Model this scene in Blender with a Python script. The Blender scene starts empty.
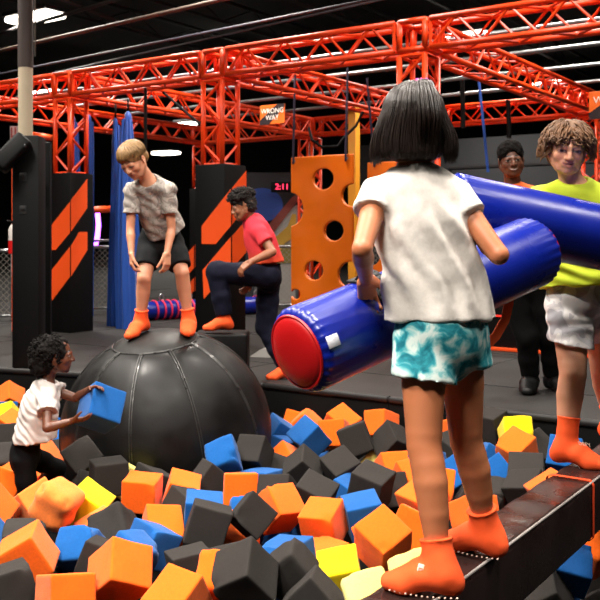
import bpy, bmesh, math, random
import numpy as np
from mathutils import Vector, Matrix
COL = bpy.context.scene.collection
PI = math.pi
FPX, CXP, HYP, CAMZ = 900.0, 300.0, 235.0, 1.1     # focal length in px, principal point, eye height above the platform

def at(px, py, Y):
    """point of the place seen at pixel (px, py), Y metres away"""
    return np.array([(px - CXP) / FPX * Y, Y, CAMZ - (py - HYP) / FPX * Y])
def on(px, Z, py):
    """point at height Z seen at pixel (px, py)"""
    Y = FPX * (CAMZ - Z) / (py - HYP)
    return np.array([(px - CXP) / FPX * Y, Y, Z])
def unit(v):
    v = np.asarray(v, float); return v / (np.linalg.norm(v) + 1e-12)
RD = np.array([0.568, 0.823, 0.0])      # the hall's two directions
LD = np.array([-0.823, 0.568, 0.0])
ZD = np.array([0.0, 0.0, 1.0])
RNG = np.random.default_rng(5)

# ------------------------------------------------------------------ materials
def lin(c):
    if isinstance(c, str):
        c = c.lstrip('#'); c = [int(c[i:i+2], 16) / 255 for i in (0, 2, 4)]
    return tuple((x / 12.92 if x <= 0.04045 else ((x + 0.055) / 1.055) ** 2.4) for x in c)
def mat(name, color='#808080', rough=0.6, metal=0.0, emit=0.0, bump=0.0, bscale=60.0, vary=0.0, vscale=6.0, attr=None, coat=0.0, sss=0.0, sheen=0.0, spec=0.5, bdist=0.01):
    m = bpy.data.materials.new(name); m.use_nodes = True
    nt = m.node_tree; b = nt.nodes['Principled BSDF']
    c = lin(color)
    b.inputs['Base Color'].default_value = (*c, 1); b.inputs['Roughness'].default_value = rough
    b.inputs['Metallic'].default_value = metal; b.inputs['Coat Weight'].default_value = coat
    b.inputs['Sheen Weight'].default_value = sheen; b.inputs['Specular IOR Level'].default_value = spec
    if sss:
        b.inputs['Subsurface Weight'].default_value = sss
        b.inputs['Subsurface Radius'].default_value = (0.6, 0.25, 0.12); b.inputs['Subsurface Scale'].default_value = 0.012
    if emit:
        b.inputs['Emission Color'].default_value = (*c, 1); b.inputs['Emission Strength'].default_value = emit
    tc = nt.nodes.new('ShaderNodeTexCoord')
    src = None
    if attr:
        a = nt.nodes.new('ShaderNodeVertexColor'); a.layer_name = attr; src = a.outputs['Color']
        nt.links.new(src, b.inputs['Base Color'])
    if vary:
        n = nt.nodes.new('ShaderNodeTexNoise'); n.inputs['Scale'].default_value = vscale; n.inputs['Detail'].default_value = 4
        nt.links.new(tc.outputs['Object'], n.inputs['Vector'])
        r = nt.nodes.new('ShaderNodeMapRange'); r.inputs[1].default_value = 0.3; r.inputs[2].default_value = 0.7
        r.inputs[3].default_value = 1 - vary; r.inputs[4].default_value = 1 + vary
        nt.links.new(n.outputs['Fac'], r.inputs[0])
        mx = nt.nodes.new('ShaderNodeMix'); mx.data_type = 'RGBA'; mx.blend_type = 'MULTIPLY'; mx.inputs[0].default_value = 1
        if src: nt.links.new(src, mx.inputs[6])
        else: mx.inputs[6].default_value = (*c, 1)
        cb = nt.nodes.new('ShaderNodeCombineColor')
        for i in range(3): nt.links.new(r.outputs[0], cb.inputs[i])
        nt.links.new(cb.outputs[0], mx.inputs[7]); nt.links.new(mx.outputs[2], b.inputs['Base Color'])
    if bump:
        n = nt.nodes.new('ShaderNodeTexNoise'); n.inputs['Scale'].default_value = bscale; n.inputs['Detail'].default_value = 5
        nt.links.new(tc.outputs['Object'], n.inputs['Vector'])
        bp = nt.nodes.new('ShaderNodeBump'); bp.inputs['Strength'].default_value = bump; bp.inputs['Distance'].default_value = bdist
        nt.links.new(n.outputs['Fac'], bp.inputs['Height']); nt.links.new(bp.outputs['Normal'], b.inputs['Normal'])
    return m

# ------------------------------------------------------------------ objects
def put(name, me, m, parent=None, smooth=True):
    o = bpy.data.objects.new(name, me); COL.objects.link(o)
    if m is not None:
        for x in (m if isinstance(m, (list, tuple)) else [m]): me.materials.append(x)
    if smooth: me.polygons.foreach_set('use_smooth', [True] * len(me.polygons))
    if parent is not None:
        o.parent = parent; o.matrix_parent_inverse = parent.matrix_basis.inverted()
    return o
def tag(o, label=None, cat=None, group=None, kind=None):
    if label: o['label'] = label
    if cat: o['category'] = cat
    if group: o['group'] = group
    if kind: o['kind'] = kind
    return o
def thing(name, label, cat, loc=(0, 0, 0), group=None):
    o = bpy.data.objects.new(name, None); o.empty_display_size = 0.1; COL.objects.link(o); o.location = Vector(loc)
    return tag(o, label, cat, group)
def structure(o): o['kind'] = 'structure'; return o
def clone_tree(root, offset=None, mats=None):
    def cp(o, parent):
        c = o.copy(); COL.objects.link(c)
        if parent is not None: c.parent = parent
        for ch in [x for x in bpy.data.objects if x.parent == o]: cp(ch, c)
        return c
    return cp(root, None)

def frame_of(d, hint=ZD):
    d = unit(d)
    if abs(d @ hint) > 0.97: hint = np.array([1.0, 0, 0]) if abs(d[0]) < 0.9 else np.array([0, 1.0, 0])
    a = unit(np.cross(hint, d)); b = np.cross(d, a)
    return a, b, d

class MB:
    """collects shapes in world coordinates, becomes ONE mesh"""
    def __init__(s): s.v = []; s.f = []; s.mi = []
    def raw(s, vs, fs, mi=0):
        o = len(s.v); s.v.extend([tuple(map(float, p)) for p in vs]); s.f.extend([tuple(o + i for i in f) for f in fs]); s.mi.extend([mi] * len(fs)); return s
    def box(s, c, half, R=None, bev=0.0, seg=2, mi=0):
        c = np.asarray(c, float); h = np.asarray(half, float)
        bm = bmesh.new(); bmesh.ops.create_cube(bm, size=2.0)
        for v in bm.verts: v.co = Vector((v.co.x * h[0], v.co.y * h[1], v.co.z * h[2]))
        if bev > 0: bmesh.ops.bevel(bm, geom=list(bm.edges), offset=min(bev, 0.95 * h.min()), segments=seg, profile=0.5, affect='EDGES')
        bm.verts.index_update()
        vs = np.array([v.co[:] for v in bm.verts]); fs = [[v.index for v in f.verts] for f in bm.faces]; bm.free()
        if R is not None: vs = vs @ np.asarray(R).T
        return s.raw(vs + c, fs, mi)
    def tube(s, pts, r, n=8, mi=0, cap=True, closed=False):
        P = [np.asarray(p, float) for p in pts]; m = len(P)
        rs = [r] * m if np.isscalar(r) else list(r)
        vs = []; a = None
        for i in range(m):
            if closed: d = unit(P[(i + 1) % m] - P[i - 1])
            else: d = unit(P[min(i + 1, m - 1)] - P[max(i - 1, 0)])
            if a is None: a, b, _ = frame_of(d)
            else:
                a = unit(a - d * (a @ d)); b = np.cross(d, a)
            for k in range(n):
                t = 2 * PI * k / n; vs.append(P[i] + rs[i] * (math.cos(t) * a + math.sin(t) * b))
        fs = []
        for i in range(m if closed else m - 1):
            j = (i + 1) % m
            for k in range(n): fs.append((i * n + k, i * n + (k + 1) % n, j * n + (k + 1) % n, j * n + k))
        if cap and not closed:
            fs.append(tuple(range(n))[::-1]); fs.append(tuple((m - 1) * n + k for k in range(n)))
        return s.raw(vs, fs, mi)
    def lathe(s, prof, c, axis=ZD, n=32, mi=0):
        """prof: (radius, height) pairs along axis"""
        a, b, d = frame_of(axis); c = np.asarray(c, float)
        vs = []; fs = []; m = len(prof)
        for (r, h) in prof:
            for k in range(n):
                t = 2 * PI * k / n; vs.append(c + d * h + r * (math.cos(t) * a + math.sin(t) * b))
        for i in range(m - 1):
            for k in range(n): fs.append((i * n + k, i * n + (k + 1) % n, (i + 1) * n + (k + 1) % n, (i + 1) * n + k))
        fs.append(tuple(range(n))[::-1]); fs.append(tuple((m - 1) * n + k for k in range(n)))
        return s.raw(vs, fs, mi)
    def prism(s, poly, off, mi=0):
        """poly: 3-D points of a flat outline, pushed by off"""
        P = [np.asarray(p, float) for p in poly]; n = len(P); off = np.asarray(off, float)
        vs = P + [p + off for p in P]
        fs = [tuple(range(n))[::-1], tuple(range(n, 2 * n))] + [(i, (i + 1) % n, n + (i + 1) % n, n + i) for i in range(n)]
        return s.raw(vs, fs, mi)
    def build(s, name, m, parent=None, smooth=True, auto=0.6):
        me = bpy.data.meshes.new(name); me.from_pydata(s.v, [], s.f)
        bm = bmesh.new(); bm.from_mesh(me); bmesh.ops.recalc_face_normals(bm, faces=bm.faces)
        for e in bm.edges:
            if len(e.link_faces) == 2 and e.calc_face_angle(0) > auto: e.smooth = False
        bm.to_mesh(me); bm.free()
        o = put(name, me, m, parent, smooth)
        if any(s.mi): me.polygons.foreach_set('material_index', s.mi)
        return o

# ------------------------------------------------------------------ soft solids: signed distances on a grid, then a net of quads
def smin(a, b, k):
    if k <= 0: return np.minimum(a, b)
    h = np.maximum(k - np.abs(a - b), 0) / k
    return np.minimum(a, b) - h * h * k * 0.25
class Prim:
    def __init__(s, f, lo, hi): s.f = f; s.lo = np.asarray(lo, float); s.hi = np.asarray(hi, float)
def seg_d(P, a, b, ra, rb):
    ab = b - a; L = ab @ ab + 1e-12
    t = np.clip(((P - a) @ ab) / L, 0, 1)
    return np.linalg.norm(P - a - t[..., None] * ab, axis=-1) - (ra + (rb - ra) * t)
def chain(pts, radii, k=0.01):
    pts = [np.asarray(p, float) for p in pts]; R = list(radii)
    def f(P):
        d = seg_d(P, pts[0], pts[1], R[0], R[1])
        for i in range(1, len(pts) - 1): d = smin(d, seg_d(P, pts[i], pts[i + 1], R[i], R[i + 1]), k)
        return d
    A = np.array(pts); r = max(R)
    return Prim(f, A.min(0) - r, A.max(0) + r)
def fchain(pts, radii, flat, ratio, k=0.01):
    """chain whose section is squeezed (ratio<1) or stretched (>1) along flat"""
    flat = unit(flat); o = np.asarray(pts[0], float)
    sc = lambda P: P + ((P - o) @ flat)[..., None] * flat * (1 / ratio - 1)
    pp = [sc(np.asarray(p, float)) for p in pts]; c = chain(pp, radii, k)
    A = np.array([np.asarray(p, float) for p in pts]); r = max(radii) * max(1, ratio)
    return Prim(lambda P: c.f(sc(P)) * min(1, ratio), A.min(0) - r, A.max(0) + r)
def ell(c, rad, R=None):
    c = np.asarray(c, float); rad = np.asarray(rad, float); R = np.eye(3) if R is None else np.asarray(R, float)
    def f(P):
        q = (P - c) @ R
        k0 = np.linalg.norm(q / rad, axis=-1); k1 = np.linalg.norm(q / (rad * rad), axis=-1) + 1e-9
        return k0 * (k0 - 1) / k1
    e = np.sqrt(((R * rad) ** 2).sum(1))
    return Prim(f, c - e, c + e)
def rbox(c, half, R=None, rnd=0.005):
    c = np.asarray(c, float); h = np.asarray(half, float) - rnd; R = np.eye(3) if R is None else np.asarray(R, float)
    def f(P):
        q = np.abs((P - c) @ R) - h
        return np.linalg.norm(np.maximum(q, 0), axis=-1) + np.minimum(q.max(-1), 0) - rnd
    e = np.abs(R) @ (h + rnd)
    return Prim(f, c - e, c + e)
def plane_cut(p, n, lo, hi):
    """keeps the side of p away from n (inside where (P-p).n<0)"""
    p = np.asarray(p, float); n = unit(n)
    return Prim(lambda P: (P - p) @ n, lo, hi)
def axis_pts(lo, hi, step, fine):
    xs = [lo]
    while xs[-1] < hi:
        x = xs[-1]; st = step
        for a, b, s2 in fine:
            if a <= x < b: st = min(st, s2)
        xs.append(x + st)
    return np.array(xs)
def solid(ops, step, fine=(), pad=0.02):
    """ops: (kind, prim, k); kind u = add, s = take away, i = keep inside (within the prim's box)"""
    ups = [p for k, p, _ in ops if k == 'u']
    lo = np.min([p.lo for p in ups], 0) - pad; hi = np.max([p.hi for p in ups], 0) + pad
    ax = [axis_pts(lo[i], hi[i], step, [(f[0][i], f[1][i], f[2]) for f in fine]) for i in range(3)]
    Fd = np.full([len(a) for a in ax], 0.2)
    for kind, p, k in ops:
        m = k + 3 * step
        sl = []
        for i in range(3):
            a = np.searchsorted(ax[i], p.lo[i] - m); b = np.searchsorted(ax[i], p.hi[i] + m)
            sl.append(slice(max(a, 0), max(b, 0)))
        sl = tuple(sl)
        sub = Fd[sl]
        if sub.size == 0: continue
        P = np.stack(np.meshgrid(ax[0][sl[0]], ax[1][sl[1]], ax[2][sl[2]], indexing='ij'), -1)
        d = p.f(P)
        if kind == 'u': Fd[sl] = smin(sub, d, k)
        elif kind == 's': Fd[sl] = -smin(-sub, d, k)
        else: Fd[sl] = -smin(-sub, -d, k)
    return nets(Fd, ax)
def nets(Fd, ax):
    neg = Fd < 0
    n = [s - 1 for s in Fd.shape]
    cnt = np.zeros(n, np.int8)
    offs = [(i, j, k) for i in (0, 1) for j in (0, 1) for k in (0, 1)]
    for o in offs: cnt += neg[o[0]:o[0] + n[0], o[1]:o[1] + n[1], o[2]:o[2] + n[2]]
    act = (cnt > 0) & (cnt < 8)
    I = np.argwhere(act); N = len(I)
    idx = np.full(n, -1, np.int64); idx[act] = np.arange(N)
    acc = np.zeros((N, 3)); num = np.zeros(N)
    gp = lambda J: np.stack([ax[0][J[:, 0]], ax[1][J[:, 1]], ax[2][J[:, 2]]], 1)
    for a in offs:
        for d in range(3):
            if a[d]: continue
            b = list(a); b[d] = 1
            A = I + np.array(a); B = I + np.array(b)
            fa = Fd[A[:, 0], A[:, 1], A[:, 2]]; fb = Fd[B[:, 0], B[:, 1], B[:, 2]]
            m = (fa < 0) != (fb < 0)
            t = np.where(m, fa / np.where(fa == fb, 1, fa - fb), 0)
            acc += np.where(m[:, None], gp(A) + t[:, None] * (gp(B) - gp(A)), 0); num += m
    V = acc / np.maximum(num, 1)[:, None]
    quads = []
    for d in range(3):
        sa = [slice(None)] * 3; sb = [slice(None)] * 3
        sa[d] = slice(0, -1); sb[d] = slice(1, None)
        A = neg[tuple(sa)]; B = neg[tuple(sb)]
        ch = A != B
        e1, e2 = [(1, 2), (2, 0), (0, 1)][d]
        E = np.argwhere(ch)
        ok = (E[:, e1] > 0) & (E[:, e2] > 0) & (E[:, e1] < n[e1]) & (E[:, e2] < n[e2])
        E = E[ok]
        s = A[E[:, 0], E[:, 1], E[:, 2]]
        def cell(da, db):
            q = E.copy(); q[:, e1] -= da; q[:, e2] -= db
            return idx[q[:, 0], q[:, 1], q[:, 2]]
        q = np.stack([cell(1, 1), cell(0, 1), cell(0, 0), cell(1, 0)], 1)
        q[~s] = q[~s][:, ::-1]
        quads.append(q)
    Q = np.concatenate(quads); Q = Q[(Q >= 0).all(1)]
    return V, Q
def relax_mesh(V, Q, it=2, f=0.5):
    E = np.concatenate([Q[:, [0, 1]], Q[:, [1, 2]], Q[:, [2, 3]], Q[:, [3, 0]]])
    for _ in range(it):
        S = np.zeros_like(V); c = np.zeros(len(V))
        for a, b in ((0, 1), (1, 0)):
            np.add.at(S, E[:, a], V[E[:, b]]); np.add.at(c, E[:, a], 1)
        V = V + f * (S / np.maximum(c, 1)[:, None] - V)
    return V
def vnormals(V, Q):
    nrm = np.cross(V[Q[:, 2]] - V[Q[:, 0]], V[Q[:, 3]] - V[Q[:, 1]])
    N = np.zeros_like(V)
    for i in range(4): np.add.at(N, Q[:, i], nrm)
    return N / (np.linalg.norm(N, axis=1, keepdims=True) + 1e-12)
def soft(name, ops, step, m, parent=None, fine=(), smooth_it=2, disp=None, color=None):
    V, Q = solid(ops, step, fine)
    V = relax_mesh(V, Q, smooth_it, 0.4)
    if disp is not None: 
        N = vnormals(V, Q); V = V + N * disp(V, N)[:, None]
    me = bpy.data.meshes.new(name); me.from_pydata(V.tolist(), [], Q.tolist())
    if color is not None:
        c = color(V); a = me.color_attributes.new('Col', 'FLOAT_COLOR', 'POINT')
        a.data.foreach_set('color', np.concatenate([c, np.ones((len(c), 1))], 1).astype(np.float32).ravel())
    return put(name, me, m, parent)
def wav(P, dirs):
    """sum of sines: (direction, wavelength, amplitude, phase)"""
    r = np.zeros(len(P))
    for d, w, a, ph in dirs: r += a * np.sin((P @ unit(d)) * 2 * PI / w + ph)
    return r
def noise3(P, scale, seed=0):
    """smooth value noise in -1..1"""
    q = np.asarray(P) / scale; i = np.floor(q).astype(np.int64); f = q - i; f = f * f * (3 - 2 * f)
    def h(a):
        x = (a[:, 0] * 374761393 + a[:, 1] * 668265263 + a[:, 2] * 2147483647 + seed * 144665) & 0x7fffffff
        x = ((x ^ (x >> 13)) * 1274126177) & 0x7fffffff
        return ((x ^ (x >> 16)) & 0xffff) / 32767.5 - 1
    r = 0
    for dx in (0, 1):
        for dy in (0, 1):
            for dz in (0, 1):
                w = (f[:, 0] if dx else 1 - f[:, 0]) * (f[:, 1] if dy else 1 - f[:, 1]) * (f[:, 2] if dz else 1 - f[:, 2])
                r = r + w * h(i + np.array([dx, dy, dz]))
    return r
# ------------------------------------------------------------------ the hall
def on_plane(px, py, p0, n):
    d = np.array([(px - CXP) / FPX, 1.0, -(py - HYP) / FPX]); c = np.array([0, 0, CAMZ])
    return c + d * (((np.asarray(p0) - c) @ n) / (d @ n))
black_pad = mat('black_vinyl_pad', '#070708', rough=.6, spec=.16, bump=.1, bscale=40, vary=.25, vscale=3)
floor_m = mat('charcoal_rubber_mat', '#242221', rough=.7, spec=.25, bump=.12, bscale=30, vary=.18, vscale=1.2)
pit_wall_m = mat('black_pit_padding', '#050505', rough=.8, spec=.12, vary=.2, vscale=2)
black_wall = mat('black_painted_wall', '#151517', rough=.85, vary=.25, vscale=.6)
grey_wall = mat('charcoal_painted_wall', '#2d2e31', rough=.8, vary=.2, vscale=.7)
ceil_m = mat('dark_painted_deck', '#131111', rough=.9, vary=.3, vscale=.5)
steel = mat('galvanised_steel', '#a8aaac', rough=.35, metal=.85)
steel_dull = mat('dull_grey_pipe', '#87827a', rough=.55, metal=.2)
orange_paint = mat('orange_paint', '#f2541b', rough=.45)

EDGE = [np.array([-9.0, 9.734]), np.array([-.26, 6.73]), np.array([.615, 6.15]), np.array([5.55, 2.744])]
def hall():
    b = MB()
    poly = [(*EDGE[0], 0), (*EDGE[1], 0), (*EDGE[2], 0), (*EDGE[3], 0), (15, 2.744, 0), (15, 38, 0), (-15, 38, 0), (-15, 9.734, 0)]
    b.prism(poly[::-1], (0, 0, -.62)); structure(b.build('floor', floor_m, smooth=False))
    b = MB(); b.box((0, 4.0, -.67), (16, 10.5, .05)); structure(b.build('floor_pit', pit_wall_m, smooth=False))
    # black padding down the pit side and a soft lip
    for k in range(3):
        p, q = np.array([*EDGE[k], 0]), np.array([*EDGE[k + 1], 0]); d = unit(q - p); n = np.array([d[1], -d[0], 0]); n = n if n[1] < 0 else -n
        L = np.linalg.norm(q - p); w = MB()
        w.box((p + q) / 2 + n * .012 - ZD * .335, (L / 2, .012, .29), np.stack([d, n, ZD], 1), .008)
        structure(w.build('trim_%d' % (k + 1), pit_wall_m))
        w = MB(); w.box((p + q) / 2 + n * .010 - ZD * .022, (L / 2, .030, .024), np.stack([d, n, ZD], 1), .02, 3)
        structure(w.build('trim_%d' % (k + 4), mat('grey_lip_padding', '#1a1919', rough=.55, spec=.3)))
    # mat joints on the platform
    m = MB()
    for i in range(-3, 12):
        c = np.array([.615, 6.15, 0]) + LD * i * 1.6
        m.box(c + RD * 4.2 + ZD * .002, (4.0, .006, .002), np.stack([RD, LD, ZD], 1))
    for i in range(1, 5):
        m.box(np.array([.615, 6.15, 0]) + RD * (i * 1.7 - .9) + LD * 6 + ZD * .002, (12, .006, .002), np.stack([LD, RD, ZD], 1))
    structure(m.build('trim_7', mat('mat_joint', '#1c1b1b', rough=.7), smooth=False))
    for nm, c, h in (('wall_back', (0, 38.1, 2.5), (15.2, .1, 3.3)), ('wall_left', (-15.1, 16, 2.5), (.1, 22.2, 3.3)), ('wall_right', (15.1, 16, 2.5), (.1, 22.2, 3.3)), ('wall_front', (0, -6.1, 2.5), (15.2, .1, 3.3))):
        b = MB(); b.box(c, h); structure(b.build(nm, black_wall, smooth=False))
    b = MB(); b.box((0, 16, 5.85), (15.2, 22.2, .05)); structure(b.build('ceiling', ceil_m, smooth=False))
    b = MB(); b.box((0, -3.2, -.31), (15, 2.8, .31)); structure(b.build('floor_near', floor_m, smooth=False))
    # dark partition behind the attendant
    b = MB(); b.box(at(560, 200, 17.6) * [1, 1, 0] + ZD * 1.55, (4.6, .06, 1.55), np.stack([LD * -1, RD, ZD], 1)); structure(b.build('wall_partition', grey_wall, smooth=False))
    # steel joists and pipes under the roof
    for i in range(9):
        j = MB(); c = np.array([-6 + i * 2.4, 14, 5.55])
        a, e = c - RD * 14, c + RD * 14
        j.tube([a, e], .04, 6); j.tube([a - ZD * .4, e - ZD * .4], .035, 6)
        n = 30
        for k in range(n):
            p, q = lerp2(a, e, k / n), lerp2(a, e, (k + 1) / n)
            j.tube([p - ZD * (.4 if k % 2 else 0), q - ZD * (0 if k % 2 else .4)], .015, 5)
        structure(j.build('beam_roof' if i == 0 else 'beam_roof', mat('roof_joist', '#171313', rough=.8) if i == 0 else bpy.data.materials['roof_joist']))
    pipes = [((0, 73, 13), (200, 35, 10.4), .016, '#33343f'), ((0, 48, 12.5), (200, 8, 10), .026, '#4a3f38'), ((200, 36, 12.8), (400, 1, 10.4), .016, '#2c2a31'), ((0, 26, 16), (160, -4, 13), .035, '#2a2626'), ((120, 45, 16), (330, 90, 26), .04, '#292424')]
    for p, q, r, c in pipes:
        P, Q = at(*p), at(*q); z = (P[2] + Q[2]) / 2; d = unit((Q - P) * [1, 1, 0]); t = MB()
        z = min(z, 5.05)
        A = P * np.array([1, 1, 0]) + ZD * z; B = Q * np.array([1, 1, 0]) + ZD * z
        t.tube([A - d * 6, B + d * 7], r, 8)
        o = t.build('ceiling_pipe', mat('ceiling_pipe', c, rough=.6))
        tag(o, 'ceiling_pipe', 'pipe')
        PIPES.append(o)
    labels = ['thin blue grey pipe under the roof, lowest one crossing behind the beige post', 'thick tan pipe under the roof above the beige post collar', 'thin grey violet pipe under the roof above the middle of the truss', 'dark pipe under the roof beside the lamp at the post', 'dark pipe running away under the roof over the striped column boxes']
    for o, l in zip(PIPES, labels): o['label'] = l; o['group'] = 'service pipes under the roof'
PIPES = []
def lerp2(a, b, t): return np.asarray(a) * (1 - t) + np.asarray(b) * t

# ------------------------------------------------------------------ orange trusses
truss_m = mat('orange_red_truss_paint', '#f2450f', rough=.4, vary=.08, vscale=3)
P2 = np.array([-.80, 9.06, 0.0]); SPAN = 2.22; DEEP = 4.9; TZ = 2.81; TH = .122
def node(i, back=False): return P2 + LD * SPAN * i + (RD * DEEP if back else 0)
def truss(a, b, label, group, name='truss', up=ZD, shown=True, step=.27, cr=.026, br=.0125):
    a = np.asarray(a, float); b = np.asarray(b, float); d = unit(b - a)
    s, u, _ = frame_of(d, up) if abs(d @ up) < .9 else (LD, RD, d)
    t = thing(name, label, 'truss', a, group)
    off = [(-1, -1), (1, -1), (1, 1), (-1, 1)]
    for x, y in off:
        c = MB(); o = s * x * TH + u * y * TH; c.tube([a + o, b + o], cr, 10); c.build('chord', truss_m, t)
    L = np.linalg.norm(b - a); n = max(2, int(round(L / step))); n += n % 2
    w = MB()
    for k in range(4):
        (x0, y0), (x1, y1) = off[k], off[(k + 1) % 4]
        o0 = s * x0 * TH + u * y0 * TH; o1 = s * x1 * TH + u * y1 * TH
        for i in range(n):
            p = a + d * L * i / n + (o0 if (i + k) % 2 else o1); q = a + d * L * (i + 1) / n + (o1 if (i + k) % 2 else o0)
            w.tube([p, q], br, 6, cap=False)
        for e in (0, 1): w.tube([a + d * L * e + o0, a + d * L * e + o1], br * 1.3, 6)
    w.build('lattice', truss_m, t)
    return t
def corner(p, label):
    b = MB(); h = TH
    for x in (-1, 1):
        for y in (-1, 1):
            b.tube([p + LD * x * h + RD * y * h - ZD * h, p + LD * x * h + RD * y * h + ZD * h], .026, 8)
            b.tube([p + LD * x * h + ZD * y * h - RD * h, p + LD * x * h + ZD * y * h + RD * h], .026, 8)
            b.tube([p + RD * x * h + ZD * y * h - LD * h, p + RD * x * h + ZD * y * h + LD * h], .026, 8)
    return tag(b.build('truss_corner', truss_m), label, 'truss corner', 'truss corner blocks')
FRONT = {-2: 'beyond the boys on the beam', -1: 'above the dark-haired girl', 0: 'above the orange striped box beside the boy in red', 1: 'above the orange striped box behind the small girl', 2: 'beyond the beige post'}
BOX_H = 1.80
def trusses():
    g = 'orange truss spans of the obstacle course'
    z = ZD * TZ; e = TH + .052
    wh = {-2: 'front truss span over the lime shirted boy', -1: 'front truss span between the girl and the middle striped box', 0: 'front truss span over the bent boy between the two striped boxes', 1: 'front truss span passing behind the beige post', }
    for i in (-2, -1, 0, 1):
        truss(node(i) + z + LD * e, node(i + 1) + z - LD * e, 'orange red lattice ' + wh[i], g)
    bw = {-1: 'rear truss span behind the attendant', 0: 'rear truss span behind the hanging orange panel', 1: 'rear truss span right of the blue silks, behind the bent boy', 2: 'rear truss span behind the beige post'}
    bw[1] = 'rear truss span high behind the bent boy and the boy in red'
    for i in (-1, 0, 1):
        truss(node(i, True) + z + LD * e, node(i + 1, True) + z - LD * e, 'orange red lattice ' + bw[i], g)
    cw = {-1: 'cross truss running back over the attendant', 0: 'cross truss running back above the hanging orange panel', 1: 'cross truss running back under the wrong way sign', 2: 'cross truss running back behind the beige post to the rear row'}
    for i in (-1, 0, 1, 2):
        truss(node(i) + z + RD * e, node(i, True) + z - RD * e, 'orange red lattice ' + cw[i], g)
    where = {(-1, 0): 'front corner block just above the dark-haired girl', (0, 0): 'front corner block above the middle striped box', (1, 0): 'front corner block above the striped box near the beige post', (-2, 0): 'front corner block past the lime shirted boy', (2, 0): 'front corner block past the beige post',
             (-1, 1): 'rear corner block beside the half seen sign', (0, 1): 'rear corner block behind the girl', (1, 1): 'rear corner block above the hanging orange panel', (2, 1): 'rear corner block behind the bent boy'}
    for (i, bk), w in where.items(): corner(node(i, bool(bk)) + z, 'orange red truss ' + w)
    ends = {(-1, 0): 'column leg behind the dark-haired girl', (0, 0): 'column standing on the middle striped box', (1, 0): 'column standing on the striped box near the beige post', (-1, 1): 'rear column behind the lime shirted boy', (1, 1): 'rear column behind the hanging orange panel', (2, 1): 'rear column between bent boy and middle striped box'}
    for (i, bk), w in ends.items():
        p = node(i, bool(bk)); lo = BOX_H if (i, bk) in ((0, 0), (1, 0)) else (1.9 if (i, bk) == (2, 1) else 0)
        truss(p + ZD * (lo + .005), p + ZD * (TZ - e), 'orange red lattice ' + w, 'truss columns', 'truss_column', up=RD, step=.24)
    # striped column boxes
    for (i, bk), lab, wide in (((0, 0), 'black column box with orange slanted stripes behind the boy in red', .38), ((1, 0), 'black column box with orange slanted stripes behind the small girl', .37), ((2, 1), 'narrow black column box with orange stripes behind the bent boy', .36)):
        p = node(i, bool(bk)); hgt = 1.9 if bk else BOX_H
        t = thing('column_box', lab, 'column box', p, 'striped boxes round the truss columns')
        w1, w2 = wide / 2, .15
        b = MB(); b.box(p + ZD * hgt / 2, (w1, w2 + .02, hgt / 2), np.stack([LD, RD, ZD], 1), .008); b.build('body', black_pad, t)
        fl, fr = p - RD * (w2 + .021), p - LD * (w1 + .001)
        if (i, bk) == (0, 0):
            L_ = [[(202, 226), (231, 189), (231, 226), (216, 244), (202, 244)], [(203, 270), (231, 237), (231, 269), (204, 299)]]
            R_ = [[(232, 188), (246, 171), (246, 205), (232, 224)], [(232, 236), (246, 220), (246, 252), (232, 268)]]
        elif i == 1:
            L_ = [[(45, 234), (70, 202), (70, 233), (56, 250), (45, 250)], [(45, 279), (70, 247), (70, 277), (53, 300), (45, 300)]]
            R_ = [[(71, 200), (87, 179), (87, 208), (71, 231)], [(71, 246), (79, 232), (87, 232), (87, 250), (71, 276)]]
        else:
            L_ = [[(187, 254), (194, 246), (194, 268), (187, 276)], [(187, 286), (194, 278), (194, 291), (187, 300)]]
            R_ = [[(195, 245), (203, 236), (203, 256), (195, 267)], [(195, 277), (203, 268), (203, 284), (195, 291)]]
        for face, nn, polys in ((fl, -RD, L_), (fr, -LD, R_)):
            for q in polys:
                m = MB(); m.prism([on_plane(x, y, face, nn) for x, y in q], nn * .006); m.build('stripe', orange_paint, t, smooth=False)
    # steel pipes laid across the trusses
    pn = ['first steel pipe laid across the trusses behind the front row', 'second steel pipe laid across the trusses behind the front row', 'third steel pipe across the trusses, above the hanging panel', 'rearmost steel pipe across the trusses, before the rear row']
    for k, L in enumerate((.95, 1.95, 3.0, 4.1)):
        t = MB(); c = P2 + RD * L + ZD * (TZ + TH + .026 + .024); t.tube([c - LD * 4.6, c + LD * 4.4], .024, 10)
        o = tag(t.build('steel_pipe', steel), pn[k], 'pipe', 'steel pipes across the trusses')
# ------------------------------------------------------------------ things standing or hanging about
def vary_rough(m, lo, hi, scale, stretch=(1, 1, 1), contrast=(.35, .65)):
    nt = m.node_tree; b = nt.nodes['Principled BSDF']
    tc = nt.nodes.new('ShaderNodeTexCoord'); mp = nt.nodes.new('ShaderNodeMapping'); mp.inputs['Scale'].default_value = stretch
    nt.links.new(tc.outputs['Object'], mp.inputs['Vector'])
    n = nt.nodes.new('ShaderNodeTexNoise'); n.inputs['Scale'].default_value = scale; n.inputs['Detail'].default_value = 5; nt.links.new(mp.outputs[0], n.inputs['Vector'])
    r = nt.nodes.new('ShaderNodeMapRange'); r.inputs[1].default_value = contrast[0]; r.inputs[2].default_value = contrast[1]; r.inputs[3].default_value = lo; r.inputs[4].default_value = hi
    nt.links.new(n.outputs['Fac'], r.inputs[0]); nt.links.new(r.outputs[0], b.inputs['Roughness'])
    return m
BALL_AX = unit([-.10, -.15, 1.0])
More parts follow.
